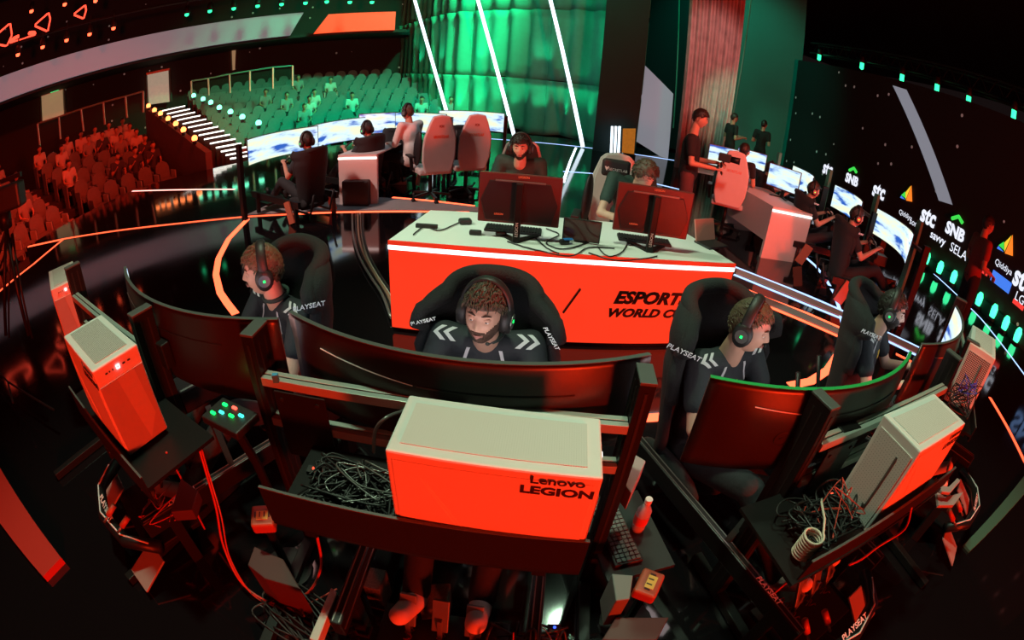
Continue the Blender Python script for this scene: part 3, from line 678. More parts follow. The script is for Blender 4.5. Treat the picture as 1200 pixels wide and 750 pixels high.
b = MB(); b.add([wa-V((0, 0, .15)), wb-V((0, 0, .15)), V((wb.x, wb.y, -.7)), V((wa.x, wa.y, -.7)), wa+V((.1, .15, -.15)), wb+V((.1, .15, -.15)), V((wb.x+.1, wb.y+.15, -.7)), V((wa.x+.1, wa.y+.15, -.7))], [(0, 1, 2, 3), (7, 6, 5, 4), (0, 4, 5, 1), (1, 5, 6, 2), (2, 6, 7, 3), (3, 7, 4, 0)]); struct(b.build('wall_stair', mat('stair_wall', (.16, .12, .11), .85, var=.2, scale=6)))
for L, m, nm, ds in ((OP, OLG, 'orange', (17.6, 13.1)), (GP, GLS, 'green', (17.6, 13.5))):
    for i, (x, y) in enumerate(L):
        t = i/6; p = PD(x, y, ds[0]+(ds[1]-ds[0])*t); e = empty('stair_lamp', 'round %s lamp beside the lit stairs, %s from the top' % (nm, ORD(i)), 'lamp', p, group=nm+' lamps beside the stairs')
        b = MB(); b.ell((0, 0, 0), (.085, .085, .085), None, 14, 10); b.build('bulb', m, e, True); b = MB(); b.lathe([(.05, -.16), (.07, -.06)], 10); b.build('base', BLACKP, e)
# railings
def railing(lab, tops, bots, dist, m):
    q = [PD(x, y, dist) for x, y in tops]; s = [PD(x, y, dist) for x, y in bots]; e = empty('railing', lab, 'railing', s[0]); b = MB(); b.tube(q, .035, 6); atworld(b.build('handrail', m), e)
    for a, c in zip(q, s): b = MB(); b.tube([a, c], .04, 6); atworld(b.build('post', ALU), e)
    b = MB()
    for k in range(len(q)-1): b.add([q[k]-V((0, 0, .1)), q[k+1]-V((0, 0, .1)), s[k+1]+V((0, 0, .08)), s[k]+V((0, 0, .08))], [(0, 1, 2, 3)])
    atworld(b.build('glass', GLASS), e)
GLASS = mat('tinted_glass', (.03, .06, .05), .6, spec=.1); GLASS.node_tree.nodes['Principled BSDF'].inputs['Alpha'].default_value = .25
RM = mat('pale_rail', (.25, .38, .32), .35, .5)
railing('metal railing with posts above the red seats at the left', [(44, 145), (69, 137), (95, 128), (121, 120), (147, 113), (168, 107)], [(47, 172), (71, 163), (98, 154), (123, 146), (149, 138), (168, 132)], 17.5, RM)
railing('metal railing with glass above the green seats left of the stairs', [(224, 95), (244, 92), (269, 87), (293, 83), (320, 79), (343, 77)], [(225, 114), (245, 112), (270, 109), (293, 107), (320, 104), (343, 101)], 19, RM)
# ------------------------------------------------------------------ theatre seats
SEATM = mat('grey_seat_cloth', (.16, .15, .15), .85, var=.15, scale=12); 
def seat_proto():
    e = empty('theatre_seat', 'x', 'seat')
    b = MB(); n = 8
    prof = [(-.22, .42), (-.23, .74), (-.19, .88), (-.10, .94), (0, .955), (.10, .94), (.19, .88), (.23, .74), (.22, .42)]
    b.prism(prof, -.035, .035, MX.Translation((0, .12, 0)) @ MX.Rotation(R(80), 4, 'X')); b.build('backrest', SEATM, e)
    b = MB(); b.box((0, -.10, .42), (.44, .44, .11)); b.build('cushion', SEATM, e, bevel=.02)
    for s in (-1, 1): b = MB(); b.box((s*.245, -.06, .34), (.035, .30, .66)); b.build('armrest', ALU if s > 0 else SEATM, e)
    return e
proto = seat_proto(); first = True
apt = {}
def place_seat(p, ang, lab, grp):
    global first
    if first: o = proto; first = False
    else: o = copy_tree(proto)
    o.location = p; o.rotation_euler = (0, 0, ang); o['label'] = lab; o['group'] = grp
def seg(nm, a0, a1, rows, flip=False):
    for k in rows:
        r = ROWS[k]; n = int(R(abs(a1-a0))*r/.53)
        for i in range(n):
            a = a0+(a1-a0)*(i+.5)/n; p = polar(r, a, RZ(r)); x, y = proj(p+V((0, 0, .9)))
            if x < -22: continue
            if nm == 'green':
                if x > 462+max(0, (y-84))*2.25: continue
                if y > 168: continue
            lab = {'green': 'green lit theatre seat', 'red': 'red lit theatre seat by the stairs', 'rear': 'red lit theatre seat left of the aisle'}[nm]
            place_seat(p, R(a)-pi/2, lab+', %s row, %s from the %s' % (ORD(k), ORD(i), 'aisle' if nm == 'rear' else 'stairs'), {'green': 'green lit seats', 'red': 'red lit seats beside the stairs', 'rear': 'red lit seats left of the aisle'}[nm])
            apt[(nm, k, i)] = (p, R(a)-pi/2)
ROWS.append(10.75); ROWS.append(9.95)
seg('green', 141.5, 97, range(9)); seg('red', 153.5, 169, [9]+list(range(5))); seg('rear', 173.5, 212, [9]+list(range(5))); seg('rear', 190, 212, [10])
b = MB()
for k in range(12):
    r = 11.3+k*.36; b.add([polar(r, 169.8, RZ(r)+.03), polar(r, 172.7, RZ(r)+.03), polar(r+.10, 172.7, RZ(r)+.03), polar(r+.10, 169.8, RZ(r)+.03)], [(0, 1, 2, 3)]); 
    b.add([polar(r, 169.8, RZ(r)-.15), polar(r, 172.7, RZ(r)-.15), polar(r, 172.7, RZ(r)+.03), polar(r, 169.8, RZ(r)+.03)], [(0, 1, 2, 3)])
struct(b.build('trim_3', mat('pale_nosing', (.5, .45, .42), .7)))
# audience
aud = []
for v, (sh_, hr) in enumerate(((mat('pale_shirt', (.55, .5, .48), .8), HDK), (mat('dark_shirt', (.05, .05, .06), .8), HDK), (mat('grey_shirt', (.28, .26, .26), .8), HBR))):
    o, _, _, _ = person('audience', (0, 0, 0), 0, CHAIR, SKIN2, sh_, PANT, SHOEB, hr, vox=.035, det=0, over={'wrR': (-.08, -.22, .72), 'wrL': (.08, -.24, .70)} if v != 1 else {'wrR': (-.1, -.2, 1.0), 'wrL': (.1, -.26, .7)}); aud.append(o)
used_aud = [False]*3
def sit(nm, k, i, v, extra):
    if (nm, k, i) not in apt: return
    p, a = apt[(nm, k, i)]
    if used_aud[v]: o = copy_tree(aud[v])
    else: o = aud[v]; used_aud[v] = True
    o.matrix_world = MX.Translation(p+V((0, 0, -.06)) ) @ MX.Rotation(a, 4, 'Z'); o['group'] = 'spectators'
    o['label'] = 'spectator in a %s shirt, %s' % (('pale', 'dark', 'grey')[v], extra)
rnd = random.Random(3)
for (k, i) in [(4, 0), (4, 1), (4, 2), (4, 3), (4, 4), (4, 6), (3, 0), (3, 1), (3, 2), (3, 3), (3, 5), (2, 0), (2, 1), (1, 0), (0, 0), (0, 1), (0, 2), (1, 5), (2, 6)]:
    sit('red', k, i, 0 if k == 4 else rnd.choice((0, 0, 1, 2)) if k else 1, 'row %s, %s from the lit stairs' % (ORD(k), ORD(i)))
for (k, i) in [(0, 1), (1, 2), (2, 0), (2, 3), (3, 1), (4, 2), (4, 5), (3, 6), (1, 6), (4, 0), (0, 4)]: sit('rear', k, i, rnd.choice((0, 1, 2)), 'row %s, %s left of the aisle' % (ORD(k), ORD(i)))
for (k, i) in [(1, 5), (2, 6), (3, 7), (2, 9), (5, 10), (3, 5), (1, 13), (1, 15), (2, 17), (4, 4), (6, 8)]: sit('green', k, i, rnd.choice((0, 2)), 'green lit row %s, %s from the stairs' % (ORD(k), ORD(i)))
# ------------------------------------------------------------------ near racks, towers, monitors
def grille_mat():
    m = mat('perforated_metal', (.66, .66, .62), .5); nt = m.node_tree; b = nt.nodes['Principled BSDF']
    tc = nt.nodes.new('ShaderNodeTexCoord'); v = nt.nodes.new('ShaderNodeTexVoronoi'); v.inputs['Scale'].default_value = 170; v.inputs['Randomness'].default_value = 0
    r = nt.nodes.new('ShaderNodeMath'); r.operation = 'LESS_THAN'; r.inputs[1].default_value = .42
    nt.links.new(tc.outputs['Object'], v.inputs['Vector']); nt.links.new(v.outputs['Distance'], r.inputs[0])
    mx = nt.nodes.new('ShaderNodeMixRGB'); mx.inputs[1].default_value = (.66, .66, .62, 1); mx.inputs[2].default_value = (.20, .20, .18, 1)
    nt.links.new(r.outputs[0], mx.inputs[0]); nt.links.new(mx.outputs[0], b.inputs['Base Color']); return m
GRILLE = grille_mat()
GRILLB = mat('coarse_mesh', (.4, .38, .36), .5); nt = GRILLB.node_tree; v = nt.nodes.new('ShaderNodeTexVoronoi'); v.inputs['Scale'].default_value = 85; v.inputs['Randomness'].default_value = 0
tc = nt.nodes.new('ShaderNodeTexCoord'); r_ = nt.nodes.new('ShaderNodeMath'); r_.operation = 'LESS_THAN'; r_.inputs[1].default_value = .42; nt.links.new(tc.outputs['Object'], v.inputs['Vector']); nt.links.new(v.outputs['Distance'], r_.inputs[0])
mx_ = nt.nodes.new('ShaderNodeMixRGB'); mx_.inputs[1].default_value = (.7, .68, .65, 1); mx_.inputs[2].default_value = (.03, .03, .03, 1); nt.links.new(r_.outputs[0], mx_.inputs[0]); nt.links.new(mx_.outputs[0], nt.nodes['Principled BSDF'].inputs['Base Color'])
TINT = mat('tinted_front', (.42, .36, .34), .3, var=.05)
def tower(lab, x, y, ang, ztop=1.15, h=.40, L=.46, W=.215, letter=True):
    e = empty('computer_tower', lab, 'computer', (x, y, ztop-h), R(ang), 'white computer towers on the racks')
    b = MB(); b.box((0, 0, h/2), (L, W, h)); b.build('case', WHITE, e, bevel=.006)
    b = MB(); b.box((-.004, 0, h+.0008), (L-.065, W-.062, .003)); b.build('top_grille', GRILLE, e)
    b = MB(); b.box((-L/2-.002, .0, h*.47), (.004, W-.035, h*.86)); b.build('rear_mesh', GRILLB, e)
    b = MB(); b.box((-L/2-.006, -W*.16, h*.5), (.004, .008, h*.6)); b.box((-L/2-.006, -W*.13, h*.2), (.004, .02, .01)); b.build('rear_bracket', GREYM, e)
    b = MB(); b.box((L/2+.001, 0, h*.41), (.004, W-.008, h*.80)); b.build('front_panel', TINT, e, bevel=.003)
    b = MB(); b.add([(L/2+.0035, a, c) for a, c in ((-W*.1, h*.81), (W*.28, h*.81), (W*.38, .1), (W*.1, .015))]+[(L/2+.0045, a, c) for a, c in ((-W*.1, h*.81), (W*.28, h*.81), (W*.38, .1), (W*.1, .015))], [(0, 1, 2, 3), (7, 6, 5, 4), (0, 4, 5, 1), (1, 5, 6, 2), (2, 6, 7, 3), (3, 7, 4, 0)]); b.build('front_inlay', mat('inlay', (.52, .44, .40), .4), e)
    bt = MB(); z = h*.91
    for k in range(4): bt.box((L/2+.004, *[(-.004, z), (.004, z), (0, z-.0), (0, z)][k]), (.003, .003, .003))
    bt.v.clear(); bt.f.clear()
    for (a, c, d1, d2) in ((0, .0065, .014, .003), (0, -.0065, .014, .003), (-.0065, 0, .003, .016), (.0065, 0, .003, .016)): bt.box((L/2+.004, a, z+c), (.004, d1, d2))
    bt.build('power_button', emi('button_white', (1, 1, 1), 1.6), e)
    b = MB()
    for a, w_ in ((-.055, .010), (-.040, .005), (-.025, .004), (.028, .012), (.052, .012)): b.box((L/2+.003, a, z), (.004, w_, .005))
    b.build('port', BLACKP, e)
    b = MB(); b.box((0, -W/2-.001, h*.50), (L-.03, .003, h-.05)); b.build('side_panel', mat('side_panel_white', (.80, .78, .75), .45), e, bevel=.002)
    if letter:
        text('Lenovo', .034, LETD, face_mx((L*.30, -W/2-.0035, h*.935), (1, 0, 0), (0, 0, 1)), e, sx=1.25, bold=.0004)
        text('LEGION', .036, LETD, face_mx((L*.305, -W/2-.0035, h*.835), (1, 0, 0), (0, 0, 1)), e, sx=1.35, bold=.0013)
        for k in (0, 1): b = MB(); b.bar((-.17+.016*k, -W/2-.003, h*.8-.02*k), (-.05+.016*k, -W/2-.003, .05), .001, .0015); b.build('side_line', mat('pale_line', (.9, .85, .8), .4), e)
    return e
tower('white computer tower with dark lettering on the centre rack', -.011, .868, -4, h=.36, L=.502)
tower('white computer tower showing its lit power button beside the left tripod', -1.537, 1.036, -22, h=.385, L=.425, W=.214)
tower('white computer tower with red lit side above the coiled cable', 1.524, .946, 15.5, h=.40, L=.453, W=.211)
tower('white computer tower on the last rack at the right edge', 2.86, 1.64, 36, h=.40, L=.44, letter=False)
tower('white computer tower half hidden behind the leftmost post', -2.85, 1.785, -33, ztop=1.03, h=.40, L=.44, letter=False)
def screen_mat(name, seed, s=1.3, cols=((.02, .10, .45), (.55, .75, .9), (.75, .8, .55))):
    m = mat(name, (.01, .01, .01), .25, emit=(1, 1, 1), es=s); nt = m.node_tree; b = nt.nodes['Principled BSDF']
    tc = nt.nodes.new('ShaderNodeTexCoord'); mp = nt.nodes.new('ShaderNodeMapping'); mp.inputs['Location'].default_value = (seed*3.1, seed, seed*1.7); mp.inputs['Scale'].default_value = (1.6, 1.6, 6)
    n = nt.nodes.new('ShaderNodeTexNoise'); n.inputs['Scale'].default_value = 1.5; n.inputs['Detail'].default_value = 3
    cr = nt.nodes.new('ShaderNodeValToRGB'); el = cr.color_ramp.elements; el[0].position = .36; el[0].color = (*cols[0], 1); el[1].position = .62; el[1].color = (*cols[2], 1); q = el.new(.46); q.color = (*cols[1], 1)
    nt.links.new(tc.outputs['Object'], mp.inputs[0]); nt.links.new(mp.outputs[0], n.inputs[0]); nt.links.new(n.outputs['Fac'], cr.inputs[0]); nt.links.new(cr.outputs[0], b.inputs['Emission Color'])
    return m
SCR = [screen_mat('game_picture_%s' % c, i) for i, c in enumerate(('one', 'two', 'three'))]
MONB = mat('dark_monitor_back', (.020, .010, .010), .36, var=.15, scale=200, spec=.6); MONE = mat('grey_monitor_edge', (.085, .10, .095), .45)
def curved_monitor(lab, x, y, ang, ztop=1.15, w_=1.22, h=.36, Rd=1.31, scr=None, group=None, detail=True, backm=None):
    e = empty('curved_monitor', lab, 'monitor', (x, y, ztop-h), R(ang), group)
    T = math.asin(w_/2/Rd); cy = Rd*cos(T); n = 28
    def pt(t, off, z): return V(((Rd+off)*sin(t), cy-(Rd+off)*cos(t), z))
    prof = [(0, 0), (.018, 0), (.022, .03), (.027, h*.3), (.027, h*.7), (.018, h-.02), (.014, h), (0, h)]
    vs = []; fs = []; k = len(prof)
    for i in range(n+1):
        t = -T+2*T*i/n; ed = min(1, (1-abs(2*i/n-1))*6)
        for o_, z in prof: vs.append(pt(t, o_*(.4+.6*ed) if o_ > .02 else o_, z))
    for i in range(n):
        for j in range(k): fs.append((i*k+j, i*k+(j+1) % k, (i+1)*k+(j+1) % k, (i+1)*k+j))
    fs += [tuple(range(k)), tuple(n*k+j for j in range(k))[::-1]]
    o = MB().add(vs, fs).build('shell', backm or MONB, e, smooth=False)
    for p in o.data.polygons: p.use_smooth = abs(p.normal.z) < .6
    b = MB(); vs = [pt(-T+2*T*i/n, o_, z) for i in range(n+1) for o_, z in ((-.001, h), (.016, h), (.016, h+.003), (-.001, h+.003))]
    fs = [(i*4+j, i*4+(j+1) % 4, i*4+4+(j+1) % 4, i*4+4+j) for i in range(n) for j in range(4)]+[(0, 1, 2, 3), (n*4+3, n*4+2, n*4+1, n*4)]
    b.add(vs, fs); b.build('top_edge', MONE, e)
    b = MB(); vs = [pt(-T*.985+2*T*.985*i/n, o_, z) for i in range(n+1) for o_, z in ((-.003, .012), (-.003, h-.008), (.001, h-.008), (.001, .012))]
    b.add(vs, fs); b.build('screen', scr or SCR[0], e)
    if detail:
        b = MB(); b.tube([pt(-T*.72+T*.55*i/10, .0265, h*.80-.10*h*(i/10)) for i in range(11)], .0022, 5); b.build('back_line', LETW, e)
        b = MB(); b.tube([pt(-T*.15+T*.75*i/12, .028, h*.70+.0*i) for i in range(13)], .003, 5); b.build('back_groove', BLACKP, e)
        b = MB(); b.box((0, -Rd+cy-.055, h*.42), (.12, .05, .12)); b.build('mount', BLACK, e, bevel=.006)
    return e
def ccen(x0, y0, ang, w_): return x0+w_/2*cos(R(ang)), y0+w_/2*sin(R(ang))
m2 = curved_monitor('wide curved monitor seen from behind on the centre rack', -.165, 1.335, -4, group='curved monitors of the near team')
m1 = curved_monitor('wide curved monitor seen from behind on the left rack', -1.385, 1.50, -17, group='curved monitors of the near team', scr=SCR[1])
m3 = curved_monitor('wide curved monitor with a round back logo on the right rack', 1.225, 1.31, 12, group='curved monitors of the near team', scr=SCR[2])
b = MB(); q = m3.matrix_world
def ring_on(e, x, z, r_, m, Rd=1.31, w_=1.22):
    T = math.asin(w_/2/Rd); cy = Rd*cos(T); t = x/Rd; b = MB()
    b.tube([V(((Rd+.028)*sin(t)+r_*cos(a), cy-(Rd+.028)*cos(t)-r_*cos(a)*math.tan(-t)*0-r_*cos(a)*sin(-t), z+r_*sin(a))) for a in [2*pi*i/20 for i in range(20)]], .002, 5, True)
    b.bar(V(((Rd+.0285)*sin(t)-r_*.4, cy-(Rd+.0285)*cos(t), z)), V(((Rd+.0285)*sin(t)+r_*.4, cy-(Rd+.0285)*cos(t), z+.008)), .002, .003); b.build('back_logo', m, e)
ring_on(m3, -.30, .16, .030, BLACKP)
[c for c in m3.children if c.name.startswith('top_edge')][0].data.materials[0] = mat('edge_with_green_light', (.02, .42, .10), .4)  # green light on this top edge is painted as its base colour
m4 = curved_monitor('wide curved monitor in front of the far right player', 2.53, 1.83, 30, group='curved monitors of the near team', scr=SCR[0])
# racks
def rack(lab, L_, R_, lipA, lipB, ziptop, ziph, plate=True, zt=1.15):
    L_ = V((*L_, 0)); R_ = V((*R_, 0)); d = (R_-L_).normalized(); n_ = V((-d.y, d.x, 0)); e = empty('monitor_rack', lab, 'rack', (L_+R_)/2, math.atan2(d.y, d.x), 'black monitor racks of the near team')
    w_ = (R_-L_).length; 
    for s in (-1, 1):
        b = MB(); b.box((s*w_/2, 0, zt/2+.01), (.052, .105, zt-.02)); o = b.build('post', BLACK, e, bevel=.003)
        b = MB()
        for q in (-.026, .026): b.box((s*w_/2+q*1.01, -.02, zt/2), (.002, .008, zt-.06)); b.box((s*w_/2+q*1.01, .02, zt/2), (.002, .008, zt-.06))
        b.box((s*w_/2, -.0535, zt/2), (.01, .002, zt-.06)); b.build('groove', RUB, o)
        b = MB(); b.box((s*w_/2, 0, zt+.004), (.054, .108, .010)); b.build('end_cap', MONE, o, bevel=.002)
        b = MB(); b.box((s*w_/2, -.25, .03), (.05, .9, .05)); b.build('foot', BLACK, e, bevel=.004)
    for z, y in ((zt-.170, -.036), (zt-.35, -.036)):
        b = MB(); b.box((0, y-.014, z), (w_-.055, .022, .035)); b.box((0, y+.014, z), (w_-.055, .022, .035)); b.build('rail', ALU2, e, bevel=.002)
        b = MB(); b.box((0, y, z-.006), (w_-.055, .008, .03)); b.build('rail_groove', RUB, e)
    if plate: b = MB(); b.box((-w_*.36, -.068, zt-.34), (.20, .008, .30)); o = b.build('plate', BLACK, e, bevel=.002); b = MB(); [b.lathe([(.008, -.002), (.008, .004)], 10, MX.Translation((-w_*.36+sx_, -.073, zt-.22)) @ MX.Rotation(pi/2, 4, 'X')) for sx_ in (-.07, .07)]; b.build('bolt', RUB, o)
    A = V((*lipA, 0)); B_ = V((*lipB, 0)); dd = (B_-A).normalized(); nn = V((-dd.y, dd.x, 0))
    b = MB(); b.bar(A+V((0, 0, ziptop-ziph/2)), B_+V((0, 0, ziptop-ziph/2)), .006, ziph); atworld(b.build('front_lip', BLACK2), e)
    b = MB(); b.bar(A+V((0, 0, ziptop+.001)), B_+V((0, 0, ziptop+.001)), .009, .004); atworld(b.build('lip_edge', MONE), e)
    sd = .36; b = MB(); q = [A, B_, B_+nn*sd, A+nn*sd]; b.prism([(p.x, p.y) for p in q], 1.15-.40-.022, 1.15-.40-.006); atworld(b.build('shelf', BLACK), e)
    b = MB()
    for t in (.12, .88): p = A.lerp(B_, t); b.bar(p+nn*.02+V((0, 0, .70)), p+nn*sd+V((0, 0, .70)), .04, .05)
    atworld(b.build('bracket', BLACK), e)
    return e
ALU2 = mat('dull_green_aluminium', (.42, .48, .43), .35, .3); BLACK2 = mat('matt_dark_lip', (.012, .006, .006), .6, spec=.2, var=.12, scale=40)
rack('black rack carrying the centre tower and monitor', (-.860, 1.235), (.410, 1.165), (-.685, .785), (.245, .739), .905, .16)
rack('black rack left of the centre one, its right post before the left player', (-2.50, 1.66), (-1.475, 1.27), (-2.05, 1.09), (-1.22, .755), .80, .15, plate=False)
rack('black rack right of the centre one, with the coiled cable', (1.035, 1.065), (2.235, 1.43), (.925, .63), (1.98, .925), .875, .10)
rack('black rack at the right edge behind the last tower', (2.66, 1.60), (3.32, 2.28), (2.62, 1.25), (3.2, 1.85), .80, .10, plate=False)
b = MB(); b.box(P(323, 443, 1.05), (.02, .015, .03), rz=.3); tag(b.build('sticker', mat('blue_tape', (.05, .35, .6), .5)), 'small blue tape tag on the centre rack left post', 'tape')
# ------------------------------------------------------------------ racing seats and players
SEATS = []
LETP = mat('white_print_with_glow', (.9, .9, .9), .5, emit=(.8, .8, .85), es=.12)  # faint emission stands in for monitor light on the seat print
def racing_seat(lab, x, y, ang, zt=1.17, small=False):
    e = empty('racing_seat', lab, 'seat', (x, y, 0), R(ang), 'black racing seats of the near team')
    def surf(nu, nv, f, th, m, name, sub=1):
        vs = []; fs = []
        for j in range(nv+1):
            for i in range(nu+1): vs.append(f(-1+2*i/nu, j/nv))
        for j in range(nv):
            for i in range(nu): o_ = j*(nu+1)+i; fs.append((o_, o_+1, o_+nu+2, o_+nu+1))
        o = MB().add(vs, fs).build(name, m, e, smooth=True); s = o.modifiers.new('t', 'SOLIDIFY'); s.thickness = th; s.offset = 0; s2 = o.modifiers.new('s', 'SUBSURF'); s2.levels = s2.render_levels = sub
        return o
    # keys: v, z, half width, wing depth, back y
    K = [(0, .18, .22, .06, .16), (.18, .42, .24, .14, .20), (.42, .68, .27, .16, .24), (.62, .86, .30, .19, .27), (.70, .93, .27, .17, .28), (.80, 1.0, .31, .24, .29), (.90, 1.09, .29, .24, .30), (1, zt-.02, .20, .14, .30)]
    def kv(v):
        for a, c in zip(K, K[1:]):
            if v <= c[0]+1e-9: t = (v-a[0])/(c[0]-a[0]); t = t*t*(3-2*t); return [a[i]+(c[i]-a[i])*t for i in range(1, 5)]
    def f(u, v):
        z, hw, wd, by = kv(v); a = u*pi*.5; x_ = hw*sin(a)*(1+.04*abs(u)); y_ = by-wd*(1-cos(a))**1.15-.0
        z_ = z-(.065*max(0, v-.75)*4*abs(u)**2.5)*1.0
        return V((x_, y_, z_))
    surf(20, 22, f, .05, FAB, 'shell', 1)
    rim = [f(-1+2*i/24, 1) for i in range(25)]; L_ = [f(-1, 1-j/20) for j in range(1, 12)]; R_ = [f(1, 1-j/20) for j in range(1, 12)]
    b = MB(); b.tube(L_[::-1]+rim+R_, [.034]*len(L_)+[.040]*len(rim)+[.034]*len(R_), 10); b.build('bolster', FAB, e, True)
    b = MB(); b.ell((0, .0, .25), (.22, .24, .08)); b.ell((-.22, .0, .28), (.05, .25, .09)); b.ell((.22, .0, .28), (.05, .25, .09)); b.build('seat_cushion', FAB, e, True)
    b = MB()
    for s in (-1, 1): b.tube([(s*.2, -.25, .14), (s*.2, .3, .14), (s*.2, .42, .45)], .02, 8); 
    b.build('seat_bracket', BLACK, e, True)
    for s in (-1, 1):
        a = f(s*.66, .90); pu = (f(s*.66+.04, .90)-f(s*.66-.04, .90)).normalized(); pv = (f(s*.66, .93)-f(s*.66, .87)).normalized(); n_ = pu.cross(pv).normalized()
        if n_.y > 0: n_ = -n_
        if ang < -20 or ang > 20:
            if s*ang > 0: continue
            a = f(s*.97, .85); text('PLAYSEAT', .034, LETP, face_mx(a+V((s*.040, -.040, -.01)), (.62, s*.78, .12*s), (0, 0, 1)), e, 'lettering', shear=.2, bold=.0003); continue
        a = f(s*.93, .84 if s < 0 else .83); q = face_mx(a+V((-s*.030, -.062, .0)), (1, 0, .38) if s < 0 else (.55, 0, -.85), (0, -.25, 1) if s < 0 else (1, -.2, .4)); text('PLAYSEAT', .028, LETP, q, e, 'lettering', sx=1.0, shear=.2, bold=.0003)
    return e
def cockpit(lab, x, y, ang, x0=.33):
    e = empty('cockpit_frame', lab, 'simulator', (x, y, 0), R(ang), 'racing simulator frames of the near team')
    for s in (-1, 1):
        b = MB(); b.box((s*x0, -.45, .34), (.045, 1.3, .10)); o = b.build('side_rail', BLACK, e, bevel=.006)
        b = MB(); b.box((s*x0-.012, -.45, .3915), (.004, 1.28, .003)); b.box((s*x0+.012, -.45, .3915), (.004, 1.28, .003)); b.box((s*x0-s*.024, -.45, .34), (.003, 1.28, .006)); b.build('rail_line', GREYM, o)
        if (nm, s) in (('left', 1), ('right', -1)): text('PLAYSEAT', .036, LETW, face_mx((s*x0, -.85, .394), (0, -1, 0), (1, 0, 0)), o, 'lettering', bold=.0006, shear=.2)
        b = MB(); b.box((s*x0, -.95, .17), (.05, .06, .34)); b.box((s*x0, .15, .17), (.05, .06, .34)); b.build('leg', BLACK, e, bevel=.004)
        b = MB(); q = MX.Translation((s*.30, -1.22, .10)) @ Euler((R(28), 0, 0)).to_matrix().to_4x4(); b.prism([(-.09, -.11), (.09, -.09), (.08, .12), (-.08, .12)], -.006, .006, q); b.build('foot_plate', mat('pale_foot_plate', (.30, .25, .23), .6, var=.1), e, bevel=.002)
    b = MB(); b.tube([(-.36, -1.08, .22), (-.22, -1.24, .24), (0, -1.29, .25), (.22, -1.24, .24), (.36, -1.08, .22)], .035, 8); o = b.build('front_bumper', BLACK, e, True)
    b = MB(); b.tube([(-.33, -1.13, .258), (-.20, -1.245, .275), (0, -1.295, .285), (.20, -1.245, .275), (.33, -1.13, .258)], .005, 5); b.build('bumper_line', LETW, o)
    text('PLAYSEAT', .045, LETW, face_mx((0, -1.255, .287), (1, 0, 0), (0, .9, .4)), o, bold=.0008)
    for x_ in (-.12, 0, .12):                             # pedals
        b = MB(); b.box((x_, -.93, .30), (.06, .015, .15), rot=Euler((-.5, 0, 0))); b.bar((x_, -.98, .14), (x_, -.95, .30), .02, .02); o = b.build('pedal', GREYM, e, bevel=.003)
        b = MB(); b.tube([V((x_+.014*cos(k*.9), -1.02+.0045*k, .17+.014*sin(k*.9))) for k in range(34)], .003, 5); b.build('spring', mat('red_spring', (.6, .05, .03), .4), o)
    b = MB(); b.box((0, -1.0, .10), (.5, .34, .03)); b.build('pedal_plate', BLACK, e, bevel=.004)
    b = MB(); b.box((0, -.50, .63), (.14, .24, .13)); b.build('wheel_base', BLACK, e, bevel=.012); b = MB()
    for s in (-1, 1): b.bar((s*x0, -.55, .36), (s*.10, -.50, .57), .03, .05)
    b.build('wheel_mount', BLACK, e)
    Wm = MX.Translation((0, -.34, .74)) @ Euler((R(62), 0, 0)).to_matrix().to_4x4()
    b = MB(); b.tube([Wm @ V((.15*cos(a), .13*sin(a), 0)) for a in [2*pi*i/28 for i in range(28)]], .014, 8, True); w_ = b.build('steering_wheel', RUB, e, True)
    b = MB(); b.box((0, 0, 0), (.26, .035, .012), mx=Wm); b.box((0, -.05, 0), (.035, .11, .012), mx=Wm); b.box((0, 0, .01), (.10, .08, .03), mx=Wm); b.build('spoke', GREYM, w_, bevel=.004)
    b = MB(); b.tube([(0, -.40, .70), Wm @ V((0, 0, 0))], .025, 10); b.build('shaft', BLACK, w_)
    return e
PLS = [('left', -1.20, 1.90, -32), ('centre', -.105, 1.70, -4), ('right', 1.03, 1.72, 24), ('far right', 2.30, 2.10, 36)]
for nm, x, y, a in PLS:
    racing_seat('black racing seat with white print behind the %s player' % nm, x, y, a).scale = (.94, 1, .93) if nm == 'centre' else (1, 1, .96)
    cockpit('black racing simulator frame under the %s player' % nm, x, y, a)
def P3(x, y, a): return (x, y, 0), R(a)
over = {'head': (0, .015, 1.045)}
l, a = P3(-.105, 1.70, -4)
p2, h2, _, _ = person('seated bearded young man in a black zip jersey facing the camera', l, a, SIT, SKIN3, SHB, PANT, SHOE, HBR, dict(front=.056, side=.010, back=-.05, th=.012, top=.012, ns=.005, tuft=620, len=.026, tr=.004), yaw=R(-9), pitch=R(-3), roll=R(2), vox=.010, det=2, over={'head': (0, -.02, 1.03), 'anR': (-.11, -.86, .26), 'anL': (.13, -.84, .26), 'toeR': (-.13, -.97, .34), 'toeL': (.13, -.95, .34)}, shoename='sock', beard=BEARD, collar=SHG)
headset('black headset on the bearded centre player', h2, mic=1, led=LEDG)
l, a = P3(-1.20, 1.90, -32)
p1, h1, _, _ = person('seated man with fair hair in a black jersey turned to the left rack', l, a, SIT, SKIN, SHB, PANT, SHOE, HBL, dict(front=.058, side=.012, back=-.05, th=.009, top=.018, ns=.004, tuft=460, len=.022, tr=.0035), yaw=R(-30), pitch=R(2), vox=.010, det=2, over={'head': (0, .0, 1.05)}, shoename='sock', collar=SHG)
headset('black headset with green light on the fair-haired left player', h1, mic=-1, led=LEDG)
l, a = P3(1.03, 1.72, 26)
p3, h3, _, _ = person('seated man with short ginger-blond hair looking down at the right monitor', l, a, SIT, SKIN3, SHB, PANT, SHOE, HBL, dict(front=.064, side=.016, back=-.045, th=.006, top=.012, ns=.003, tuft=420, len=.018, tr=.0035), yaw=R(26), pitch=R(6), vox=.010, det=2, over={'head': (0, .0, 1.05)}, shoename='sock')
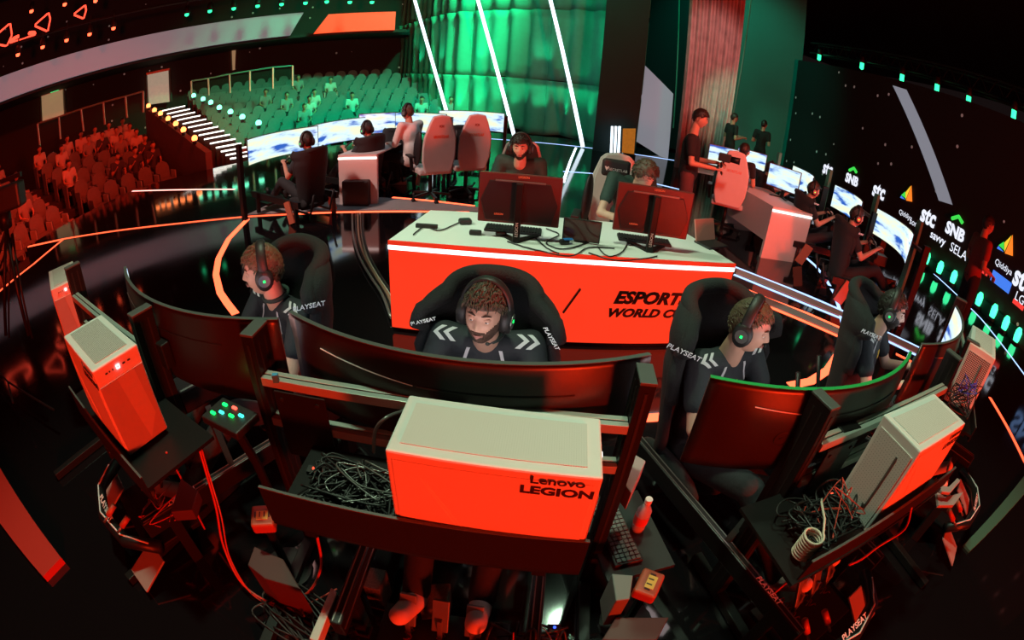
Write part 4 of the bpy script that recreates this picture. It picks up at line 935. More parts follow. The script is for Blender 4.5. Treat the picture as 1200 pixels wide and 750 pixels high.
headset('black headset with green light on the ginger-blond right player', h3, mic=1, led=LEDG)
l, a = P3(2.30, 2.10, 36)
p4, h4, _, _ = person('seated dark-haired man in a black jersey at the far right rack', l, a, SIT, SKIN, SHB, PANT, SHOE, HDK, dict(front=.060, side=.014, back=-.045, th=.010, top=.012, ns=.004, tuft=300, len=.018, tr=.0035), yaw=R(10), pitch=R(3), vox=.010, det=2, over={'head': (0, .0, 1.05)}, shoename='sock', beard=HDK)
headset('black headset with green light on the dark-haired far right player', h4, mic=1, led=LEDG)
STR = mat('white_jersey_print', (.62, .60, .62), .7); STY = mat('yellow_jersey_print', (.6, .36, .05), .7)
for bd in (p1, p2, p3, p4):
    q = chevron(-.225, .03, .035, .07, .022, 1)+chevron(-.180, .03, .035, .07, .022, 1)+chevron(.205, .03, .035, .07, .022, -1)+chevron(.160, .03, .035, .07, .022, -1)
    decal(bd, 'shirt', 'chevron', STR, q, d=(0, .5, -.86))
    q = [((-.075, -.03, .9), (-.060, -.03, .9), (-.090, -.12, .9), (-.105, -.12, .9)), ((.075, -.03, .9), (.060, -.03, .9), (.090, -.12, .9), (.105, -.12, .9))]
    decal(bd, 'shirt', 'stripe', STR, q, d=(0, .6, -.8))
    if bd is not p2: decal(bd, 'shirt', 'badge', STY, [((-.02, -.11, .9), (.02, -.11, .9), (.02, -.16, .9), (-.02, -.16, .9))], d=(0, .6, -.8))
# ------------------------------------------------------------------ centre desk
DESKR = mat('red_lit_front', (.10, .02, .015), .5, emit=(1, .042, .012), es=1.02, var=.02)
FL, FR = V((-.918, 3.175, 0)), V((1.70, 3.335, 0)); BL_, BR_ = V((-.76, 3.95, 0)), V((1.43, 4.05, 0)); ZD = .75
e = empty('stage_desk', 'wide stage desk with glowing red front and white top in the middle', 'desk', (FL+FR)/2)
nf = 20; fr = []
for i in range(nf+1):
    t = i/nf; p = FL.lerp(FR, t); p.y -= .10*(1-(2*t-1)**2); fr.append(p)
b = MB(); b.prism([(p.x, p.y) for p in fr]+[(BR_.x, BR_.y), (BL_.x, BL_.y)], .04, ZD-.02); atworld(b.build('body', DESKR), e)
b = MB(); b.prism([(p.x, p.y-.012) for p in fr]+[(BR_.x, BR_.y), (BL_.x, BL_.y)], ZD-.02, ZD); atworld(b.build('desk_top', WHITET), e)
def along(off, z, w_, h_, m, name, y=-.006):
    b = MB(); vs = []; fs = []
    for p in fr: vs += [V((p.x, p.y+y, z-h_/2)), V((p.x, p.y+y, z+h_/2)), V((p.x, p.y+y+.02, z+h_/2)), V((p.x, p.y+y+.02, z-h_/2))]
    for i in range(nf):
        for j in range(4): fs.append((i*4+j, i*4+(j+1) % 4, i*4+4+(j+1) % 4, i*4+4+j))
    fs += [(0, 1, 2, 3), (nf*4+3, nf*4+2, nf*4+1, nf*4)]; atworld(b.add(vs, fs).build(name, m), e)
along(0, .70, 0, .030, emi('hot_white_strip', (1, .78, .74), 3.0), 'light_strip', -.012)
along(0, .735, 0, .03, mat('red_band', (.3, .03, .02), .5, emit=(1, .035, .01), es=.75), 'upper_band', -.014)
b = MB(); b.prism([(p.x, p.y+.03) for p in fr]+[(BR_.x, BR_.y-.02), (BL_.x, BL_.y-.02)], 0, .04); atworld(b.build('plinth', BLACK), e)
def dfx(x): t = (x-FL.x)/(FR.x-FL.x); return FL.lerp(FR, t).y-.10*(1-(2*t-1)**2)-.018
def dtext(s, x, z, size, **k):
    sl = (dfx(x+.05)-dfx(x-.05))/.1; atworld(text(s, size, LETD, face_mx((x, dfx(x), z), (1, sl, 0), (0, 0, 1)), None, **k), e)
dtext('ESPORTS', 1.02, .44, .135, shear=.28, bold=.007, sx=1.12); dtext('WORLD CUP', 1.02, .315, .095, shear=.28, bold=.005, sx=1.2)
x = .415; b = MB(); b.bar((x-.05, dfx(x)-.004, .30), (x+.05, dfx(x)-.004, .50), .012, .02, up=(0, 1, 0)); atworld(b.build('slash', LETD), e); dtext('TEN', .11, .42, .10, shear=.2)
# items on the desk
def flat_monitor(lab, x, y, ang, w_=.60, h=.34, z0=ZD, mz=.16, grp='monitors on the centre desk', scr=None, tilt=0, back=True):
    e = empty('desk_monitor', lab, 'monitor', (x, y, z0), R(ang), grp)
    b = MB(); b.box((0, 0, mz+h/2), (w_, .03, h)); sh = b.build('shell', MONB2, e, bevel=.008)
    b = MB(); b.box((0, .0165, mz+h/2+.004), (w_-.02, .002, h-.03)); b.build('screen', scr or SCR[1], sh)
    if back:
        b = MB(); hx = [(-.24, .02), (-.28, h*.45), (-.22, h*.85), (.22, h*.85), (.28, h*.45), (.24, .02)]; sc_ = w_/.60; hx = [(a*sc_, c) for a, c in hx]
        b.prism(hx, 0, .012, face_mx((0, -.016, mz), (1, 0, 0), (0, 0, 1))); b.build('back_plate', MONB, sh, bevel=.004)
        b = MB(); b.box((0, -.030, mz+h*.86), (.36*sc_, .012, .010)); b.build('back_bar', GREYM, sh)
        text('LEGION', .022, LETR, face_mx((.02, -.018, mz+h*.945), (1, 0, 0), (0, 0, 1)), sh); text('LEGION', .018, LETR, face_mx((-.14, -.031, mz+.07), (1, 0, 0), (0, 0, 1)), sh)
    b = MB(); b.box((0, -.075, (mz+h*.86)/2), (.05, .05, mz+h*.86)); st = b.build('stand_column', BLACK, e, bevel=.006); text('LEGION', .03, LETW, face_mx((0, -.1015, .10), (0, 0, 1), (-1, 0, 0)), st)
    b = MB(); b.lathe([(.018, 0), (.018, .06)], 12, MX.Translation((0, -.06, mz+h*.5)) @ MX.Rotation(-pi/2, 4, 'X')); b.build('joint', GREYM, e, True)
    b = MB(); b.prism([(-.02, -.10), (.02, -.10), (.16, .08), (.12, .10), (0, -.02), (-.12, .10), (-.16, .08)], .001, .012); b.build('foot', BLACK, e, bevel=.003)
    return e
MONB2 = mat('monitor_back_with_red_light', (.10, .022, .018), .38, spec=.5); LETR = emi('red_logo', (1, .10, .03), .9)  # red key light is mixed into the dark shell colour
pa = P(603, 285, ZD); pb = P(766, 297, ZD)
flat_monitor('dark monitor back in front of the headset player at the centre desk', pa.x+.012, pa.y+.10, -3, w_=.585, h=.37, mz=.115); flat_monitor('dark monitor back before the curly-haired player at the centre desk', pb.x-.03, pb.y+.10, -4, w_=.58, h=.37, mz=.115)
def keyboard(lab, x, y, z, ang, m=BLACKP, w_=.43, rot=None, keym=None, d_=.14):
    e = empty('keyboard', lab, 'keyboard', (x, y, z), R(ang), rot=rot)
    b = MB(); b.box((0, 0, .010), (w_, d_, .018)); b.build('body', m, e, bevel=.004)
    b = MB(); nx = int(w_/.022)
    for r_ in range(5):
        for c in range(nx): b.box((-w_/2+.018+c*(w_-.036)/(nx-1), -d_/2+.02+r_*(d_-.04)/4, .023), (.0165, .0175, .008))
    b.build('key', keym or RUB, e)
q = P(590, 283, ZD); keyboard('black keyboard behind the left monitor on the centre desk', pa.x-.02, pa.y+.27, ZD, -4); keyboard('black keyboard behind the right monitor on the centre desk', pb.x-.02, pb.y+.26, ZD, -4)
def box_thing(name, lab, cat, p, d, ang, m, bev=.004, group=None, extra=None):
    e = empty(name, lab, cat, p, R(ang), group); b = MB(); b.box((0, 0, d[2]/2), d); b.build('body', m, e, bevel=bev)
    if extra: extra(e)
    return e
p = P(680, 285, ZD); e = empty('tablet', 'small black tablet propped on its stand between the two desk monitors', 'tablet', p, R(-8)); b = MB(); b.box((0, 0, .10), (.28, .012, .19), rot=Euler((.25, 0, 0))); b.build('body', BLACKP, e, bevel=.004); b = MB(); b.box((0, -.0075, .10), (.26, .002, .17), rot=Euler((.25, 0, 0))); b.build('screen', mat('dark_red_glass', (.12, .03, .03), .12), e); b = MB(); b.box((0, .05, .05), (.1, .01, .12), rot=Euler((-.5, 0, 0))); b.build('stand', BLACK, e)
p = P(500, 267, ZD); box_thing('power_strip', 'thin black power strip near the left end of the centre desk', 'power strip', p, (.17, .035, .03), -3, BLACKP)
p = P(545, 262, ZD); box_thing('controller', 'small black controller left of the headset player on the desk', 'controller', p, (.10, .08, .04), 20, BLACKP, .015)
for i, (x, y, lab) in enumerate(((557, 275, 'black game pad lying before the left desk monitor'), (587, 276, 'dark adapter box right of the game pad'), (661, 286, 'blue tipped adapter under the tablet'))):
    p = P(x, y, ZD); e = box_thing('adapter', lab, 'adapter', p, (.09-.01*i, .045, .035), 10*i, BLACKP, .01)
    if i == 2: b = MB(); b.box((.03, 0, .037), (.07, .04, .004)); b.build('label_patch', mat('blue_patch', (.03, .2, .6), .5), e)
def cable(name, lab, pts, r=.004, m=CABLE, n=24, wig=.0, seed=1, group=None, cat='cable', nat=True):
    rnd = random.Random(seed); q = [V(p) for p in pts]; out = []
    for i in range(len(q)-1):
        a = q[max(i-1, 0)]; b_ = q[i]; c = q[i+1]; d = q[min(i+2, len(q)-1)]; k = max(3, n//(len(q)-1))
        for j in range(k):
            t = j/k; out.append(.5*((2*b_)+(c-a)*t+(2*a-5*b_+4*c-d)*t*t+(3*b_-a-3*c+d)*t**3)+V((rnd.uniform(-wig, wig), rnd.uniform(-wig, wig), 0)))
    out.append(q[-1]); o = MB().tube(out, r, 6).build(name, m, smooth=True); return tag(o, lab, cat, group)
for i, (px_, lab) in enumerate((([(484, 275), (497, 266), (515, 270), (535, 262), (548, 256)], 'thin cable from the power strip to the controller'), ([(595, 283), (625, 292), (668, 300), (690, 290), (720, 291)], 'black cable looping under the tablet'), ([(700, 289), (712, 300), (728, 296), (738, 280)], 'black cable rising to the right desk monitor'), ([(620, 272), (640, 290), (655, 297)], 'short cable by the left desk monitor'), ([(690, 296), (720, 305), (755, 303), (770, 300)], 'black cable running along the desk front edge'), ([(640, 268), (655, 275), (640, 284), (660, 292), (690, 284)], 'tangled cable between the desk monitors'))):
    cable('desk_cable', lab, [P(x, y, ZD+.008) for x, y in px_], .005, seed=i, wig=.003, group='cables on the centre desk')
# ------------------------------------------------------------------ office chairs
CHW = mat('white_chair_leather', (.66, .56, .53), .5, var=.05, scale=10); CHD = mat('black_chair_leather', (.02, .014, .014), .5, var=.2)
def gaming_chair(lab, x, y, ang, grp='white and black gaming chairs', h=1.32, logo='SECRETLAB', pillow=None, backprint=None):
    e = empty('gaming_chair', lab, 'chair', (x, y, 0), R(ang), grp)
    prof = [(-.19, .48), (-.24, .66), (-.245, .85), (-.235, 1.0), (-.17, 1.20), (-.12, h-.02), (0, h), (.12, h-.02), (.17, 1.20), (.235, 1.0), (.245, .85), (.24, .66), (.19, .48)]
    q = MX.Translation((0, .22, 0)) @ Euler((R(90-7), 0, 0)).to_matrix().to_4x4()
    b = MB(); b.prism([(a, c-.0) for a, c in prof], -.055, .0, q); o = b.build('backrest', CHW, e, bevel=.02, seg=3)
    b = MB(); b.prism([(a*.86, .50+(c-.48)*.96) for a, c in prof], .0, .03, q); b.build('backrest_front', CHD if not pillow else CHW, e, bevel=.01)
    for s in (-1, 1):
        b = MB(); b.ell((s*.235, .10, .80), (.04, .09, .26), Euler((-.12, 0, s*.3)).to_matrix()); b.build('side_bolster', CHD, e, True)
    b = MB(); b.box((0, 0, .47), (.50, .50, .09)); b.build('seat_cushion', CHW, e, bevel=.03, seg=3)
    for s in (-1, 1):
        b = MB(); b.bar((s*.29, .02, .47), (s*.31, .02, .66), .04, .05); b.build('arm_post', BLACK, e); b = MB(); b.box((s*.31, -.02, .68), (.08, .26, .03)); b.build('armrest', CHD, e, bevel=.01)
    b = MB(); b.lathe([(.03, .10), (.03, .42)], 12); b.build('gas_lift', BLACK, e, True)
    b = MB()
    for k in range(5): a = 2*pi*k/5+.3; b.bar((0, 0, .11), (.30*cos(a), .30*sin(a), .075), .045, .03)
    b.build('base', BLACK, e, bevel=.005)
    for k in range(5): a = 2*pi*k/5+.3; b = MB(); b.lathe([(.03, -.025), (.03, .025)], 12, MX.Translation((.30*cos(a), .30*sin(a), .031)) @ MX.Rotation(pi/2, 4, 'X')); b.build('caster', RUB, e, True)
    tq = q @ MX.Translation((0, 0, -.0565)) @ MX.Rotation(pi, 4, 'Y')
    text(logo, .055, LETOR, tq @ MX.Translation((0, 1.02, 0)), e, bold=.001, sx=.8, shear=.2); text('IOI', .05, LETD, tq @ MX.Translation((0, 1.17, 0)), e)
    if pillow: b = MB(); b.box((0, .135, 1.14), (.27, .07, .17), rot=Euler((-.1, 0, 0))); o = b.build('head_pillow', CHD, e, bevel=.03, seg=3); text(pillow, .035, LETW, face_mx((0.02, .095, 1.13), (1, 0, 0), (0, -.1, 1)), o); text('v', .07, LETW, face_mx((-.085, .095, 1.14), (1, 0, 0), (0, -.1, 1)), o, bold=.004)
    return e
LETOR = mat('faded_orange_print', (.7, .18, .10), .5)
# players behind the centre desk
gaming_chair('pale gaming chair of the headset player behind the centre desk', -.06, 4.72, -4, pillow='', h=1.26); gaming_chair('pale gaming chair with black head pillow behind the curly-haired player', .83, 4.38, -12, pillow='SECRETLAB', h=1.27)
pd, hd_, _, _ = person('seated dark-haired player with headset behind the left desk monitor', (-.04, 4.55, 0), R(-6), CHAIR, SKIN3, SHG, PANT, SHOEB, HDK, dict(front=.055, th=.013, top=.012, tuft=200, len=.03), pitch=R(4), vox=.012, det=1, over={'head': (0, -.05, 1.245), 'neck': (0, .0, 1.12)}, beard=HDK)
headset('black headset on the dark-haired player at the centre desk', hd_, mic=0)
pe, he, _, _ = person('seated curly-haired player leaning behind the right desk monitor', (1.0, 4.28, 0), R(14), CHAIR, SKIN3, SHG, PANT, SHOEB, HBR, dict(front=.050, side=.0, th=.030, top=.02, ns=.014, tuft=420, len=.035, curl=1, tr=.006), yaw=R(20), pitch=R(22), vox=.012, det=1, over={'head': (.0, -.16, 1.17), 'neck': (0, -.06, 1.02), 'elR': (-.34, -.10, .80), 'wrR': (-.12, -.36, .80)})
# ------------------------------------------------------------------ left white desk with player, chairs
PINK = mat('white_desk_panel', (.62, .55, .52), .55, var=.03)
def side_desk(lab, a, c, dx, h=.75, grp='white side desks'):
    a = V((a[0], a[1], 0)); c = V((c[0], c[1], 0)); d = (c-a).normalized(); n_ = V((dx[0], dx[1], 0)); L_ = (c-a).length
    e = empty('side_desk', lab, 'desk', (a+c)/2, 0, grp)
    b = MB(); b.prism([(p.x, p.y) for p in (a, c, c+n_*.05, a+n_*.05)], 0, h-.02); b.prism([(p.x, p.y) for p in (a+n_*1.25, c+n_*1.25, c+n_*1.3, a+n_*1.3)], 0, h-.02); atworld(b.build('end_panel', PINK), e)
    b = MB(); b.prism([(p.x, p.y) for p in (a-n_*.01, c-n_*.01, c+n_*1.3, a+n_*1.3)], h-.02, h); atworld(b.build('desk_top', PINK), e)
    b = MB(); m_ = n_.normalized(); b.bar(a-m_*.012+V((0, 0, h-.055)), c-m_*.012+V((0, 0, h-.055)), .012, .03); atworld(b.build('light_strip', emi('pale_pink_strip', (1, .72, .66), 2.4)), e)
    b = MB(); b.prism([(p.x, p.y) for p in (a+n_*.05, a+n_*.05+d*.04, a+n_*1.25+d*.04, a+n_*1.25)], .25, h-.02); atworld(b.build('back_panel', PINK), e)
    return e
side_desk('white stage desk with a black box against it at the left', (-2.63, 6.54), (-2.06, 6.60), (.10, .99))
p = P(419, 240, 0); box_thing('subwoofer', 'black fabric-covered box standing against the left white desk', 'box', (p.x, p.y-.03, 0), (.40, .16, .38), 3, BLACKP, .02)
side_desk('white stage desk beside the big screen at the right', (3.33, 5.80), (4.03, 5.82), (-.12, .99))
gaming_chair('white gaming chair seen from behind, right beside the white-shirted player', -1.36, 7.0, -150, h=1.33)
gaming_chair('empty white gaming chair seen from behind, beside the desk player', -.88, 7.38, -155, h=1.33)
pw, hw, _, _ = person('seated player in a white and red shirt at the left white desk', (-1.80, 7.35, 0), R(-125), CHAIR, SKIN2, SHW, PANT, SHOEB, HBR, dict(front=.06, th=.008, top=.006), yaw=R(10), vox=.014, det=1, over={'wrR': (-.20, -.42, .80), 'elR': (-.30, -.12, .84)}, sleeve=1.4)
RSL = mat('red_shirt_stripe', (.6, .02, .015), .7); decal(pw, 'shirt', 'stripe', RSL, [((-.05, .02, 1.2), (-.05, .07, 1.2), (-.24, .10, 1.2), (-.24, .05, 1.2)), ((.05, .02, 1.2), (.05, .07, 1.2), (.24, .10, 1.2), (.24, .05, 1.2))], d=(0, -.3, -.95))
headset('dark headset on the white-shirted player', hw, mic=0)
flat_monitor('lit monitor on the left white desk facing the white-shirted player', -2.45, 7.85, -155, w_=.62, h=.36, mz=.12, grp='side desk monitors', scr=SCR[0], back=True)
gaming_chair('red lit gaming chair seen from behind beside the right white desk', 3.10, 6.85, 158, h=1.33)
pr, hr_, _, _ = person('seated dark-haired player reaching over the right white desk', (3.30, 7.0, 0), R(140), CHAIR, SKIN2, SHT, PANT, SHOEB, HDK, dict(front=.055, th=.014, top=.01), vox=.014, det=1, over={'wrL': (.30, -.5, .80), 'elL': (.35, -.18, .82)}, sleeve=.5)
flat_monitor('lit monitor facing the seated player at the right desk', 3.85, 6.55, 130, w_=.55, h=.36, mz=.12, grp='side desk monitors', scr=SCR[2]); flat_monitor('lit monitor beside the standing man at the right desk', 3.25, 7.6, 165, w_=.58, h=.36, mz=.12, grp='side desk monitors', scr=SCR[1])
flat_monitor('lit monitor behind the pinkish desk by the teal wall', 3.95, 8.0, 150, w_=.55, h=.36, mz=.12, grp='side desk monitors', scr=SCR[0])
b = MB(); b.prism([(2.7, 7.6), (4.3, 7.3), (4.4, 8.3), (2.9, 8.6)], .72, .74); atworld(b.build('desk_top', PINK), empty('monitor_table', 'pale table carrying two monitors behind the right gaming chair', 'table', (3.4, 8, 0)))
e = bpy.data.objects['monitor_table']; b = MB()
for q in ((2.85, 7.75), (4.15, 7.5), (4.25, 8.2), (3.0, 8.45)): b.box((*q, .36), (.05, .05, .72))
atworld(b.build('leg', BLACK), e)
# standing camera operator
ps, hs, Ws, Js = person('standing man in a black t-shirt and dark trousers holding a camera grip', (2.09, 6.0, 0), R(66), STAND, SKIN2, SHT, PANTB, SHOEB, HDK, dict(front=.055, side=.02, th=.012, top=.016, tuft=160, len=.025), pitch=R(10), vox=.012, det=1, over={'wrR': (-.10, -.34, 1.10), 'wrL': (.08, -.36, 1.16), 'elL': (.24, -.06, 1.12), 'elR': (-.25, -.04, 1.12), 'head': (0, -.05, 1.68)})
g = Ws @ V((0, -.42, 1.16)); e = empty('video_camera', 'black handheld video camera on a grip held by the standing man', 'camera', g, R(62)); b = MB(); b.box((0, -.02, .10), (.13, .16, .10)); b.build('body', BLACKP, e, bevel=.01); b = MB(); b.lathe([(.04, 0), (.045, .12)], 14, MX.Translation((0, -.10, .10)) @ MX.Rotation(pi/2, 4, 'X')); b.build('lens', BLACK, e, True); b = MB(); b.tube([(-.16, 0, .05), (-.12, 0, -.02), (.12, 0, -.02), (.16, 0, .05)], .012, 8); b.build('handle', BLACK, e, True)
p = P(826, 268, ZD); e = empty('laptop', 'small open laptop with orange screen beyond the right end of the centre desk', 'laptop', (1.62, 3.72, ZD), R(30)); b = MB(); b.box((0, 0, .01), (.26, .18, .018)); b.build('base', BLACKP, e, bevel=.004); b = MB(); b.box((0, .10, .10), (.26, .012, .19), rot=Euler((-.35, 0, 0))); b.build('lid', mat('salmon_lid', (.6, .25, .2), .4), e, bevel=.004)
# ------------------------------------------------------------------ far rigs
ORP = mat('orange_red_plate', (.55, .13, .07), .5)
def far_rig(lab, x, y, ang, scr, pill=True, seatlab=None):
    """x, y: where the far player sits; ang: the way he faces"""
    e = empty('far_simulator', lab, 'simulator', (x, y, 0), R(ang), 'racing simulators of the far team')
    for s in (-1, 1):
        b = MB(); b.box((s*.32, -.40, .28), (.045, 1.3, .09)); b.build('side_rail', BLACK, e); b = MB(); b.box((s*.32, -.9, .14), (.05, .05, .28)); b.box((s*.32, .15, .14), (.05, .05, .28)); b.build('leg', BLACK, e)
        b = MB(); b.box((s*.36, .05, .17), (.02, .14, .30), rot=Euler((.35, 0, 0))); b.build('side_plate', ORP, e)
        b = MB(); b.box((s*.62, -.80, .55), (.06, .10, 1.10)); b.build('post', BLACK, e, bevel=.003)
    b = MB(); b.box((0, -.80, 1.0), (1.2, .06, .04)); b.build('rail', ALU, e)
    b = MB(); b.box((0, -.9, .12), (.45, .3, .03)); b.build('pedal_plate', BLACK, e)
    b = MB(); b.box((0, -.48, .62), (.14, .2, .13)); b.build('wheel_base', BLACK, e); b = MB(); Wm = MX.Translation((0, -.34, .74)) @ Euler((R(62), 0, 0)).to_matrix().to_4x4(); b.tube([Wm @ V((.15*cos(a), .13*sin(a), 0)) for a in [2*pi*i/16 for i in range(16)]], .014, 6, True); b.build('steering_wheel', RUB, e)
    T = MX.Translation((x, y, 0)) @ MX.Rotation(R(ang), 4, 'Z'); c = T @ V((0, -.55, 0))
    curved_monitor('lit curved monitor of the '+lab.replace('black racing simulator frame ', ''), c.x, c.y, ang, scr=scr, group='curved monitors of the far team', detail=False, h=.37, ztop=1.17)
    return T
far = [('at the far left', -2.85, 5.92, -120, 0, SHB), ('second from the left beyond the white desk', -2.36, 7.0, -118, 1, SHB), ('behind the white-shirted player', -2.05, 7.85, 172, 2, SHB), ('behind the empty white chair', -1.05, 8.5, 178, 0, SHB),
       ('farthest along the big screen', 4.02, 7.30, 76, 1, SHT), ('middle of three along the big screen', 4.15, 6.08, 75, 2, SHT), ('nearest of three along the big screen', 4.08, 4.84, 74, 0, SHT)]
for i, (nm, x, y, a, s, shm) in enumerate(far):
    T = far_rig('black racing simulator frame '+nm, x, y, a, SCR[s])
    rs = racing_seat('black racing seat of the simulator '+nm, x, y, a, zt=1.10); rs['group'] = 'black racing seats of the far team'; rs.scale = (.82, .9, .90)
    if i in (2, 3): continue
    body, hm, _, _ = person('seated black-clad player in the simulator '+nm, (x, y, 0), R(a), SIT, SKIN2, shm, PANT, SHOEB, HDK, dict(front=.058, th=.012, top=.01), vox=.016, det=1, pitch=R(6))
    headset('headset on the player '+nm, hm, mic=0, led=LEDG)
# poles lit green between the right simulators
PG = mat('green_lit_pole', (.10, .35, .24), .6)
for i, (bt, tp) in enumerate((((900, 248), (911, 178)), ((966, 232), (971, 198)), ((1020, 262), (1027, 227)), ((1050, 352), (1089, 264)))):
    dd = (8.9, 8.3, 7.6, 6.6)[i]; a = PD(*bt, dd); c = PD(*tp, dd); c.x = a.x; c.y = a.y
    if i in (1, 2, 3): a.z = 0
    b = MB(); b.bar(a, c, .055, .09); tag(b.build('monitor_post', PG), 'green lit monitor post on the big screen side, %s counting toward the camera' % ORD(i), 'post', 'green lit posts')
# two staff near the teal wall
for i, (x, y, dd, lab, a) in enumerate(((893, 160, 13.5, 'teal lit person with headphones standing before the teal wall', 130), (856, 164, 12.5, 'dimly lit person by the table left of the teal wall', 100))):
    p = PD(x, y, dd); body, hm, _, _ = person(lab, (p.x, p.y, -.0), R(a), STAND, SKIN2, SHT, PANT, SHOEB, HDK, None, vox=.02, det=1, over={'wrR': (-.1, -.32, 1.2), 'wrL': (.1, -.34, 1.2)})
p = P(1130, 415, .0); p = PD(1132, 345, 6.9); body, hm, _, _ = person('red and green lit person in dark clothes standing by the screen at the right', (p.x, p.y, 0), R(70), STAND, SKIN2, mat('dark_red_hoodie', (.25, .04, .03), .8), PANT, SHOEB, HDK, None, vox=.02, det=1)
# tripod at the left
e = empty('tripod', 'tall dark tripod at the left edge with rubber feet', 'tripod', P(14, 250, 1.45)); top = P(8, 268, 1.42)
for i, (x, y) in enumerate(((76, 512), (20, 500), (-30, 420))):
    f = P(x, y, .02); b = MB(); b.tube([top, top.lerp(f, .5)], .016, 8); b.tube([top+V((.03, .03, -.05)), (top+V((.03, .03, -.05))).lerp(f, .5)], .010, 6); lg = atworld(b.build('leg', BLACK, smooth=True), e)
    b = MB(); b.tube([top.lerp(f, .48), f], .012, 8); b.ell(top.lerp(f, .5), (.03, .03, .04)); o = b.build('lower_leg', GREYM, smooth=True); o.parent = lg; o.matrix_parent_inverse = lg.matrix_parent_inverse
    b = MB(); b.ell(f+V((0, 0, .02)), (.035, .035, .05)); o = b.build('rubber_foot', mat('orange_rubber', (.5, .16, .08), .5), smooth=True); o.parent = lg; o.matrix_parent_inverse = lg.matrix_parent_inverse
q = [top.lerp(P(x, y, .02), .86) for x, y in ((76, 512), (20, 500), (-30, 420))]; c = (q[0]+q[1]+q[2])/3; b = MB()
for a in q: b.tube([a, c], .010, 6)
atworld(b.build('spreader', BLACK), e)
p = P(13, 232, 1.62); e = empty('broadcast_camera', 'dark broadcast camera on the tripod at the left edge', 'camera', top+V((0, 0, .06)), R(-60)); b = MB(); b.box((0, .06, .14), (.13, .30, .17)); b.build('body', BLACKP, e, bevel=.02); b = MB(); b.lathe([(.05, 0), (.065, .10), (.07, .16)], 18, MX.Translation((0, -.08, .15)) @ MX.Rotation(pi/2, 4, 'X')); b.build('lens', BLACK, e, True); b = MB(); b.lathe([(.055, .162), (.02, .158)], 18, MX.Translation((0, -.08, .15)) @ MX.Rotation(pi/2, 4, 'X')); b.build('lens_glass', mat('lens_glass', (.05, .06, .08), .05, spec=1), e, True); b = MB(); b.lathe([(.05, -.06), (.06, .06)], 12); b.build('head', BLACK, e, True); b = MB(); b.box((0, .12, .26), (.03, .2, .03)); b.build('handle', BLACK, e)
# multicore cable behind the desk
for i, (off, m) in enumerate(((0, CABLE), (5, CABLEW), (-4, GREYM), (8, CABLE), (2.5, mat('brown_cable', (.25, .15, .10), .5)))):
    cable('stage_cable', 'strand of the thick cable run from the left platform to the centre desk, %s strand' % ORD(i), [P(x+off, y, .02+.01*i) for x, y in ((417, 250), (418, 275), (424, 298), (437, 322), (452, 345), (462, 372))], .014, m, group='thick cable run', seed=i)
# ------------------------------------------------------------------ clutter near the racks
ORK = mat('orange_housing', (.38, .07, .03), .45)
def kb_thing():
    a, c, d = P(696, 590, .62), P(753, 655, .62), P(716, 668, .62)
    u = (c-a); ang = math.atan2(u.y, u.x); m_ = (a+c)/2
    keyboard('black backlit keyboard lying slanted beside the centre tower', .496, 1.21, .30, 104, w_=.34, keym=mat('grey_key', (.10, .12, .115), .5), d_=.125)
kb_thing()
p = P(748, 616, .32); e = empty('water_bottle', 'small clear plastic bottle with red label standing by the keyboard', 'bottle', (p.x, p.y, .30)); b = MB(); b.lathe([(.028, 0), (.031, .02), (.031, .13), (.014, .165), (.013, .18)], 18); b.build('body', mat('clear_plastic', (.45, .42, .42), .12, var=.2), e, True); b = MB(); b.lathe([(.0155, .178), (.0155, .20)], 14); b.build('cap', mat('pale_cap', (.7, .68, .66), .4), e); b = MB(); b.lathe([(.0322, .05), (.0322, .10)], 18); b.build('label_band', mat('red_band_label', (.6, .08, .06), .5), e)
# shelf board under keyboard and bottle
e = empty('side_table', 'small dark stand holding the keyboard and bottle', 'stand', (.50, 1.0, 0)); b = MB(); b.box((.54, 1.22, .285), (.30, .44, .02), rz=.24); atworld(b.build('top', RUB), e); b = MB(); b.box((.54, 1.22, .14), (.05, .05, .28)); atworld(b.build('leg', BLACK), e); b = MB(); b.box((.54, 1.22, .012), (.26, .26, .024)); atworld(b.build('base', BLACK), e)
def adapter(lab, px_, z, size, ang, m=ORK):
    p = P(*px_, z); e = empty('power_adapter', lab, 'adapter', (p.x, p.y, z-size[2]/2), R(ang), 'orange handled adapters'); b = MB(); b.box((0, 0, 0), size); b.build('housing', m, e, bevel=.012, seg=3)
    b = MB(); b.box((0, -.004, size[2]/2+.001), (size[0]*.5, size[1]*.4, .003)); b.build('label_patch', mat('yellow_patch', (.7, .5, .1), .5), e); b = MB()
    for k in range(4): b.box((-size[0]*.3+k*size[0]*.2, 0, size[2]/2+.0015), (size[0]*.05, size[1]*.25, .003))
    b.build('print', LETD, e); return e
adapter('orange button box with yellow label below the keyboard', (762, 682), .42, (.12, .09, .06), 62)
adapter('orange button box with yellow label left of the centre rack lip', (307, 603), .45, (.10, .11, .06), 20)
def pole_prop(p, z0, lab, r=.02):
    b = MB(); b.tube([(p.x, p.y, 0), (p.x, p.y, z0)], r, 8); b.lathe([(.12, 0), (.12, .015)], 16, MX.Translation((p.x, p.y, 0))); tag(b.build('support_pole', BLACK), lab, 'pole')
pole_prop(P(762, 682, .38), .36, 'thin dark pole under the right orange button box'); pole_prop(P(307, 603, .42), .39, 'thin dark pole under the left orange button box')
